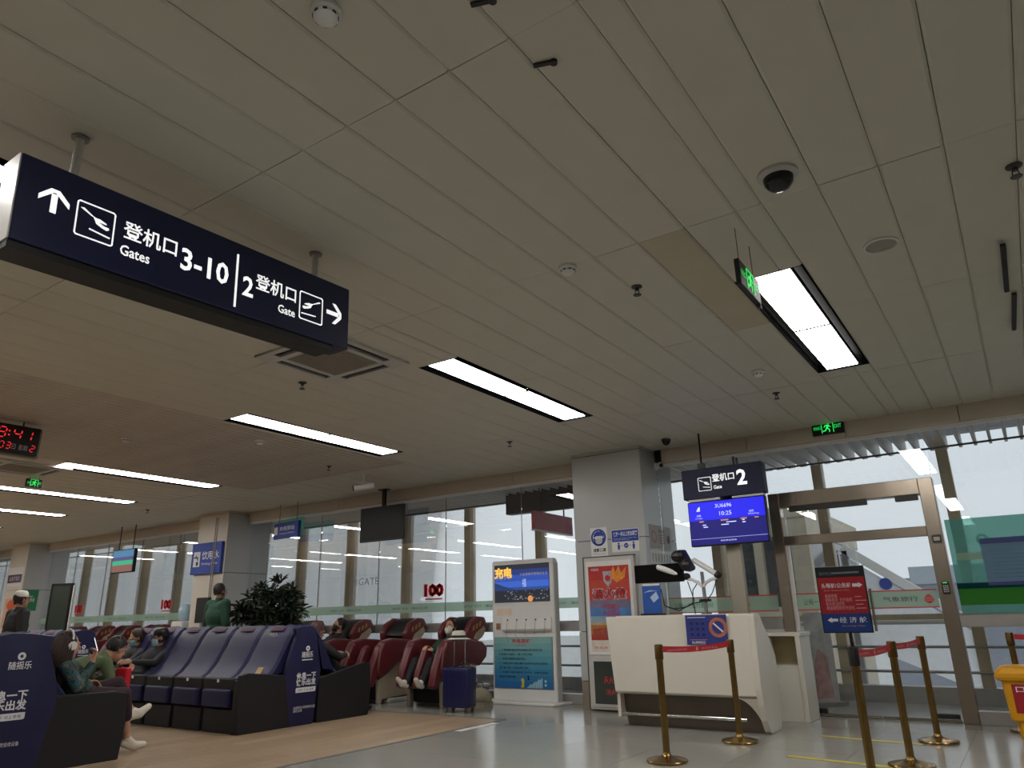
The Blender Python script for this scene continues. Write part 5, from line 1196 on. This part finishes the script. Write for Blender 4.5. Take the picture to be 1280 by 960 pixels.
def figure(name, label, loc, rz, J, cols, scale=1.0, hair='hair', mask=None, hat=None, head=(0, 0), build=1.0, hands=None, longhair=False, group=None):
    """J: joints in local metres, figure faces -y. keys: P pelvis, C chest, N neck base, H head centre, and L/R pairs of
    S shoulder E elbow W wrist, T hip K knee A ankle F toe"""
    t = thing(name, label, 'person', loc, rz, group); t.scale = (scale,)*3
    B = Body(); g = build; P, Cc, N, Hd = (V(J[k]) for k in ('P', 'C', 'N', 'H'))
    up = (N-P).normalized(); side = V((1, 0, 0)); fw = side.cross(up)*-1
    rot = Matrix((side, up.cross(side), up)).transposed()
    B.ell(P, (.165*g, .115*g, .12), 'bottom', rot); B.ell(P+(Cc-P)*.35, (.15*g, .11*g, .15), 'top', rot); B.ell(Cc, (.175*g, .12*g, .19), 'top', rot)
    B.ell(Cc+(N-Cc)*.55, (.15*g, .095*g, .1), 'top', rot); B.cap(Cc+(N-Cc)*.7, N+(Hd-N)*.15, .085, .062, 'top'); B.cap(N, Hd-(Hd-N)*.3, .054, .05, 'skin')
    yaw, pit = head; hr = Matrix.Rotation(yaw, 3, 'Z') @ Matrix.Rotation(pit, 3, 'X')
    h = lambda x, y, z: Hd+hr @ V((x, y, z))
    B.ell(Hd+hr @ V((0, .012, .02)), (.076, .095, .095), 'skin', hr); B.ell(h(0, -.02, -.045), (.058, .07, .075), 'skin', hr); B.cap(h(0, -.05, -.09), h(0, -.06, -.095), .03, .026, 'skin')
    B.cap(h(0, -.088, .012), h(0, -.108, -.022), .011, .016, 'skin'); 
    for sx in (-1, 1): B.ell(h(sx*.077, .012, -.008), (.012, .022, .034), 'skin', hr); B.ell(h(sx*.036, -.082, .02), (.022, .012, .008), 'skin', hr)
    for sd_, sx in (('L', 1), ('R', -1)):
        S, E, W = (V(J[sd_+k]) for k in 'SEW'); T, K, A, F = (V(J[sd_+k]) for k in 'TKAF')
        B.cap(Cc+(N-Cc)*.5, S, .07*g, .066*g, 'top'); B.chain([S, S+(E-S)*.4, E], [.064*g, .06*g, .05*g], 'top'); B.chain([E, E+(W-E)*.35, W], [.05*g, .048*g, .036], 'top')
        hd = (hands or {}).get(sd_)
        d = V(hd[0]) if hd else (W-E); n_ = V(hd[1]) if hd else V((-sx, -.2, -.6)); cu = hd[2] if hd else .45
        B.cap(W, W+d.normalized()*.03, .027, .024, 'skin'); B.hand(W+d.normalized()*.02, d, n_, cu)
        B.chain([P+(T-P)*.8, T+(K-T)*.45, K], [.095*g, .082*g, .062*g], 'bottom'); 
        bare = J.get('bare', 2.0)
        mid = K+(A-K)*.35
        B.cap(K, mid, .062, .06, 'bottom')
        if bare < 1:
            cut = K+(A-K)*bare; B.cap(mid, cut, .06, .056, 'bottom'); B.cap(cut, A, .042, .034, 'skin')
        else: B.cap(mid, A, .058, .05, 'bottom')
        ft = (F-A); B.cap(A+(K-A)*.04, A, .043, .043, 'skin' if bare < 1 else 'bottom'); heel = A+(A-K).normalized()*.045; B.cap(heel-ft*.18, heel+ft*.35, .04, .042, 'shoe'); B.cap(heel+ft*.3, F, .044, .032, 'shoe'); B.cap(A, heel+ft*.4, .045, .042, 'shoe')
    body = obj('body', B.mesh({k: M[v] for k, v in cols.items()}), t)
    # face: eyes, brows, mouth or mask
    for sx in (-1, 1):
        MB().ell(h(sx*.034, -.090, .018), (.011, .006, .006), 8, 6, hr).build('eye', M['black'], t, smooth=True)
    if mask:
        m = MB(); rings = []
        for z, w_, y in ((.0, .045, -.098), (-.012, .062, -.098), (-.045, .066, -.106), (-.08, .058, -.098), (-.105, .036, -.085)):
            rings.append([tuple(h(x*w_, y+abs(x)**2*.055, z)) for x in (-1, -.6, -.25, 0, .25, .6, 1)]+[tuple(h(x*w_*.9, y+.02+abs(x)**2*.05, z)) for x in (1, .5, 0, -.5, -1)])
        m.loft(rings).build('face_mask', M[mask], t, smooth=True)
        for sx in (-1, 1): MB().tube([h(sx*.062, -.045, -.02), h(sx*.083, -.0, -.0), h(sx*.085, .025, .01)], .003, 4).build('mask_strap', M[mask], t)
    else:
        MB().ell(h(0, -.093, -.058), (.022, .008, .006), 8, 6, hr).build('mouth', mat('lip', '8a4d45', .5), t, smooth=True)
    # hair
    if hair:
        m = MB(); m.ell((0, .03, .036), (.087, .096, .097), 18, 12)
        for k in range(30):
            a = RND.uniform(-2.2, 2.2); z = RND.uniform(-.045, .10); r = .073*math.sqrt(max(.05, 1-((z-.03)/.115)**2))
            x, y = r*math.sin(a), .022+r*1.1*math.cos(a)
            m.ell((x, y, z), (.022, .022, .03), 6, 4)
        if longhair:
            for k in range(34):
                a = RND.uniform(-1.9, 1.9); x, y = .088*math.sin(a), .02+.098*math.cos(a)
                L = RND.uniform(.12, .3); m.tube([(x, y, .05), (x*1.15, y*1.12+.01, -.06), (x*1.2, y*1.1+.02, -.06-L)], .026, 6, .012)
        o = m.build('hair', M[hair], t, smooth=True); o.matrix_local = Matrix.Translation(Hd) @ hr.to_4x4()
    if hat:
        m = MB(); kind, mt = hat
        m.lathe([(.092, .045), (.097, .06), (.094, .1), (.07, .132), (.03, .143), (.004, .145)], 0, .02, 20)
        o = m.build('cap', M[mt], t, smooth=True); o.matrix_local = Matrix.Translation(Hd) @ hr.to_4x4()
        q = MB().prism([(-.075, -.05), (-.06, -.12), (0, -.15), (.06, -.12), (.075, -.05), (0, -.075)], 'z', .05, .058).build('cap_peak', M[mt], t); q.matrix_local = Matrix.Translation(Hd) @ hr.to_4x4()
    return t, h
def sitting(seat=.50, rec=.25, knee=.0, lean=0, x=0):
    P = V((0, 0, seat+.09)); tr = V((0, math.sin(rec), math.cos(rec))); Cc = P+tr*.30; N = P+tr*.50; Hd = N+V((0, math.sin(rec*.4), math.cos(rec*.4)))*.165-V((0, .02, 0))
    J = dict(P=P, C=Cc, N=N, H=Hd)
    for s, sx in (('L', 1), ('R', -1)):
        S = P+tr*.45+V((sx*.185, 0, 0)); E = S+V((sx*.05, -.08, -.26)); W = E+V((-sx*.08, -.23, .04))
        T = P+V((sx*.09, -.02, -.02)); K = T+V((sx*.03, -.43, knee)); A = K+V((0, -.03, -.40)); F = A+V((0, -.15, -.05))
        J.update({s+'S': S, s+'E': E, s+'W': W, s+'T': T, s+'K': K, s+'A': A, s+'F': F})
    return J
def slouch(y=.0):
    J = sitting(.42, .6)
    P = V((0, -.06+y, .53)); N = V((0, .25+y, .86)); Cc = P+(N-P)*.62; Hd = V((0, .20+y, 1.0))
    J.update(P=P, C=Cc, N=N, H=Hd); tr = (N-P).normalized()
    for s, sx in (('L', 1), ('R', -1)):
        J[s+'S'] = N-tr*.05+V((sx*.18, 0, -.02)); J[s+'E'] = V((sx*.24, .02+y, .68)); J[s+'W'] = V((sx*.12, -.20+y, .70))
        J[s+'T'] = P+V((sx*.09, -.02, -.02)); J[s+'K'] = V((sx*.13, -.46+y, .52)); J[s+'A'] = V((sx*.13, -.52+y, .12)); J[s+'F'] = V((sx*.14, -.68+y, .05))
    return J
def standing():
    J = dict(P=V((0, 0, .93)), C=V((0, .01, 1.22)), N=V((0, .01, 1.44)), H=V((0, -.01, 1.60)))
    for s, sx in (('L', 1), ('R', -1)):
        S = V((sx*.19, .01, 1.40)); E = V((sx*.25, .02, 1.12)); W = V((sx*.26, -.06, .87)); T = V((sx*.09, 0, .9)); K = V((sx*.10, -.01, .49)); A = V((sx*.11, .02, .085)); F = V((sx*.13, -.14, .035))
        J.update({s+'S': S, s+'E': E, s+'W': W, s+'T': T, s+'K': K, s+'A': A, s+'F': F})
    return J
def lying(base=.44):
    """reclined in a massage armchair: legs down the leg rest"""
    P = V((0, .22, base+.13)); N = V((0, .56, base+.47)); Cc = P+(N-P)*.6; Hd = V((0, .56, base+.645))
    J = dict(P=P, C=Cc, N=N, H=Hd)
    for s, sx in (('L', 1), ('R', -1)):
        S = V((sx*.17, .52, base+.42)); E = V((sx*.2, .30, base+.26)); W = V((sx*.08, .10, base+.34)); T = P+V((sx*.09, -.04, 0)); K = V((sx*.14, -.05, base+.20)); A = V((sx*.145, -.23, base-.06)); F = A+V((sx*.02, -.15, .05))
        J.update({s+'S': S, s+'E': E, s+'W': W, s+'T': T, s+'K': K, s+'A': A, s+'F': F})
    return J
# --- person with headphones in the left row, one leg crossed, phone held up (faces +y)
xc = LX; YC = 3.63; J = slouch()
J['P'] = V((0, -.20, .55)); J['C'] = V((0, -.04, .74)); J['N'] = V((0, .07, .86)); J['H'] = V((0, .0, 1.0))
for s, sx in (('L', 1), ('R', -1)): J[s+'S'] = V((sx*.17, .05, .80)); J[s+'T'] = J['P']+V((sx*.09, -.02, -.02))
J['RE'] = V((-.25, -.02, .63)); J['RW'] = V((-.16, -.16, .82)); J['LE'] = V((.22, -.05, .62)); J['LW'] = V((.06, -.22, .64))
J['RK'], J['RA'], J['RF'] = V((-.12, -.55, .53)), V((-.10, -.63, .12)), V((-.10, -.81, .05))
J['LK'], J['LA'], J['LF'] = V((.02, -.54, .63)), V((-.07, -.66, .36)), V((-.08, -.83, .39)); J['bare'] = .5
pC, hC = figure('person', 'person with headphones in teal patterned jacket holding up a phone in a blue seat', (xc, YC, 0), PI, J, dict(top='jteal', bottom='maroonskirt', skin='skin', shoe='shoe'), hair='hairbrown', longhair=True, hands={'R': ((.02, -.25, 1), (0, 1, .1), .75)}, head=(0, .05))
for sx in (-1, 1): MB().cyl(hC(sx*.082, .012, -.005), hC(sx*.115, .012, -.005), .043, 16).build('headphone_cup', M['white2'], pC, bevel=.006, smooth=True)
MB().tube([hC(.1, .012, .03), hC(.092, .012, .09), hC(.05, .012, .135), hC(0, .012, .148), hC(-.05, .012, .135), hC(-.092, .012, .09), hC(-.1, .012, .03)], .009, 6).build('headphone_band', M['white2'], pC, smooth=True)
ph = thing('mobile_phone', 'phone with a lit screen held up by the person with headphones', 'phone', (xc+.155, YC+.205, .955), 0)
MB().box(-.037, -.004, -.02, .037, .004, .12).build('phone_case', M['black'], ph, bevel=.003); MB().box(-.033, -.0052, -.012, .033, -.0041, .112).build('lit_screen', M['whitelit'], ph); ph.rotation_euler = (.35, 0, -.38)
# --- person in olive bending forward beyond
J = slouch(); x2 = LX-PITCH; YD = 3.86
J['P'] = V((0, 0, .58)); J['C'] = V((0, -.20, .74)); J['N'] = V((0, -.42, .84)); J['H'] = V((0, -.56, .93))
for s, sx in (('L', 1), ('R', -1)):
    J[s+'S'] = V((sx*.17, -.38, .80)); J[s+'E'] = V((sx*.22, -.44, .58)); J[s+'W'] = V((sx*.06, -.62, .70)); J[s+'T'] = J['P']+V((sx*.09, -.02, -.02))
figure('person', 'person in olive jacket bending forward over a phone next to the red bag', (x2, YD, 0), PI, J, dict(top='jolive', bottom='jgrey', skin='skin', shoe='black'), hair='hair', head=(.15, .35), hands={'R': ((.3, -.9, .1), (0, -.2, 1), .7), 'L': ((-.3, -.9, .1), (0, -.2, 1), .7)})
t = thing('red_bag', 'bright red bag on the lap between the headphone person and the olive jacket', 'bag', (x2+.26, YD+.53, .52), .2)
MB().hull([(-.07, -.04, 0), (.07, -.04, 0), (.07, .04, 0), (-.07, .04, 0)], [(-.08, -.035, .23), (.08, -.035, .23), (.08, .035, .23), (-.08, .035, .23)]).build('body', mat('bright_red_cloth', 'c01525', .5), t, bevel=.01); MB().tube([(-.05, 0, .22), (-.07, .03, .24), (.0, .05, .21), (.05, 0, .22)], .006, 6).build('handle', M['red'], t)
# --- two masked people in the front of the middle row (face -y)
xs5 = fronts[5].location.x; xs4 = fronts[4].location.x
J = slouch()
figure('person', 'person with brown hair and light blue mask looking down at a tablet', (xs5, YB+.46, 0), 0, J, dict(top='jblack', bottom='trousers', skin='skin', shoe='black'), hair='hairbrown', mask='mask', head=(-.35, .35))
tb = thing('tablet', 'thin tablet held tilted by the brown haired masked person', 'tablet', (xs5+.0, YB+.20, .84), -.4)
MB().box(-.12, -.004, -.09, .12, .004, .09).build('case', M['greyplastic'], tb, bevel=.003); MB().box(-.11, .0041, -.08, .11, .0052, .08).build('screen', M['blackgloss'], tb); tb.rotation_euler = (-.75, .2, -.9)
J = slouch()
figure('person', 'person in black cap, grey collar and light blue mask sitting in the middle row', (xs4, YB+.46, 0), 0, J, dict(top='jgrey', bottom='trousers', skin='skin2', shoe='black'), hair='hair', mask='mask', hat=('cap', 'black'), head=(-.5, .15))
# --- people on the back side (face +y)
J = slouch()
for k in J:
    if k in 'PCNH' or k[1:] in 'SEW': J[k] = J[k]+V((0, 0, .04))
figure('person', 'dark dressed person with reddish hair at the right end of the back row', (backs[0].location.x, YB+1.98-.36, 0), PI, J, dict(top='jblack', bottom='trousers', skin='skin', shoe='black'), hair='hairred', head=(0, .25))
# --- people lying in the maroon armchairs (face -y)
figure('person', 'person in black mask lying in the armchair behind the blue row', (-9.72, 8.40, 0), 0, lying(.46), dict(top='jblack', bottom='trousers', skin='skin', shoe='black'), hair='hair', mask='maskblack', head=(-.4, -.15))
figure('person', 'person in white shoes and black trousers lying in the armchair by the suitcase', (-7.30, 8.40, 0), 0, lying(.40), dict(top='jgreen', bottom='trousers', skin='skin', shoe='shoe'), hair='hair', mask='hat', head=(.2, -.35))
# --- standing people
J = standing()
figure('person', 'person in green hoodie with short black hair standing with back to the viewer', (-11.3, 7.72, 0), PI, J, dict(top='jgreen', bottom='trousers', skin='skin2', shoe='black'), hair='hair', build=1.3, scale=1.06)
figure('person', 'person in black jacket and white cap standing far left with back to the viewer', (-12.35, 5.12, 0), PI, standing(), dict(top='jblack', bottom='trousers', skin='skin2', shoe='black'), hair='hair', hat=('cap', 'hat'), build=1.3, scale=.98)

flush_texts()
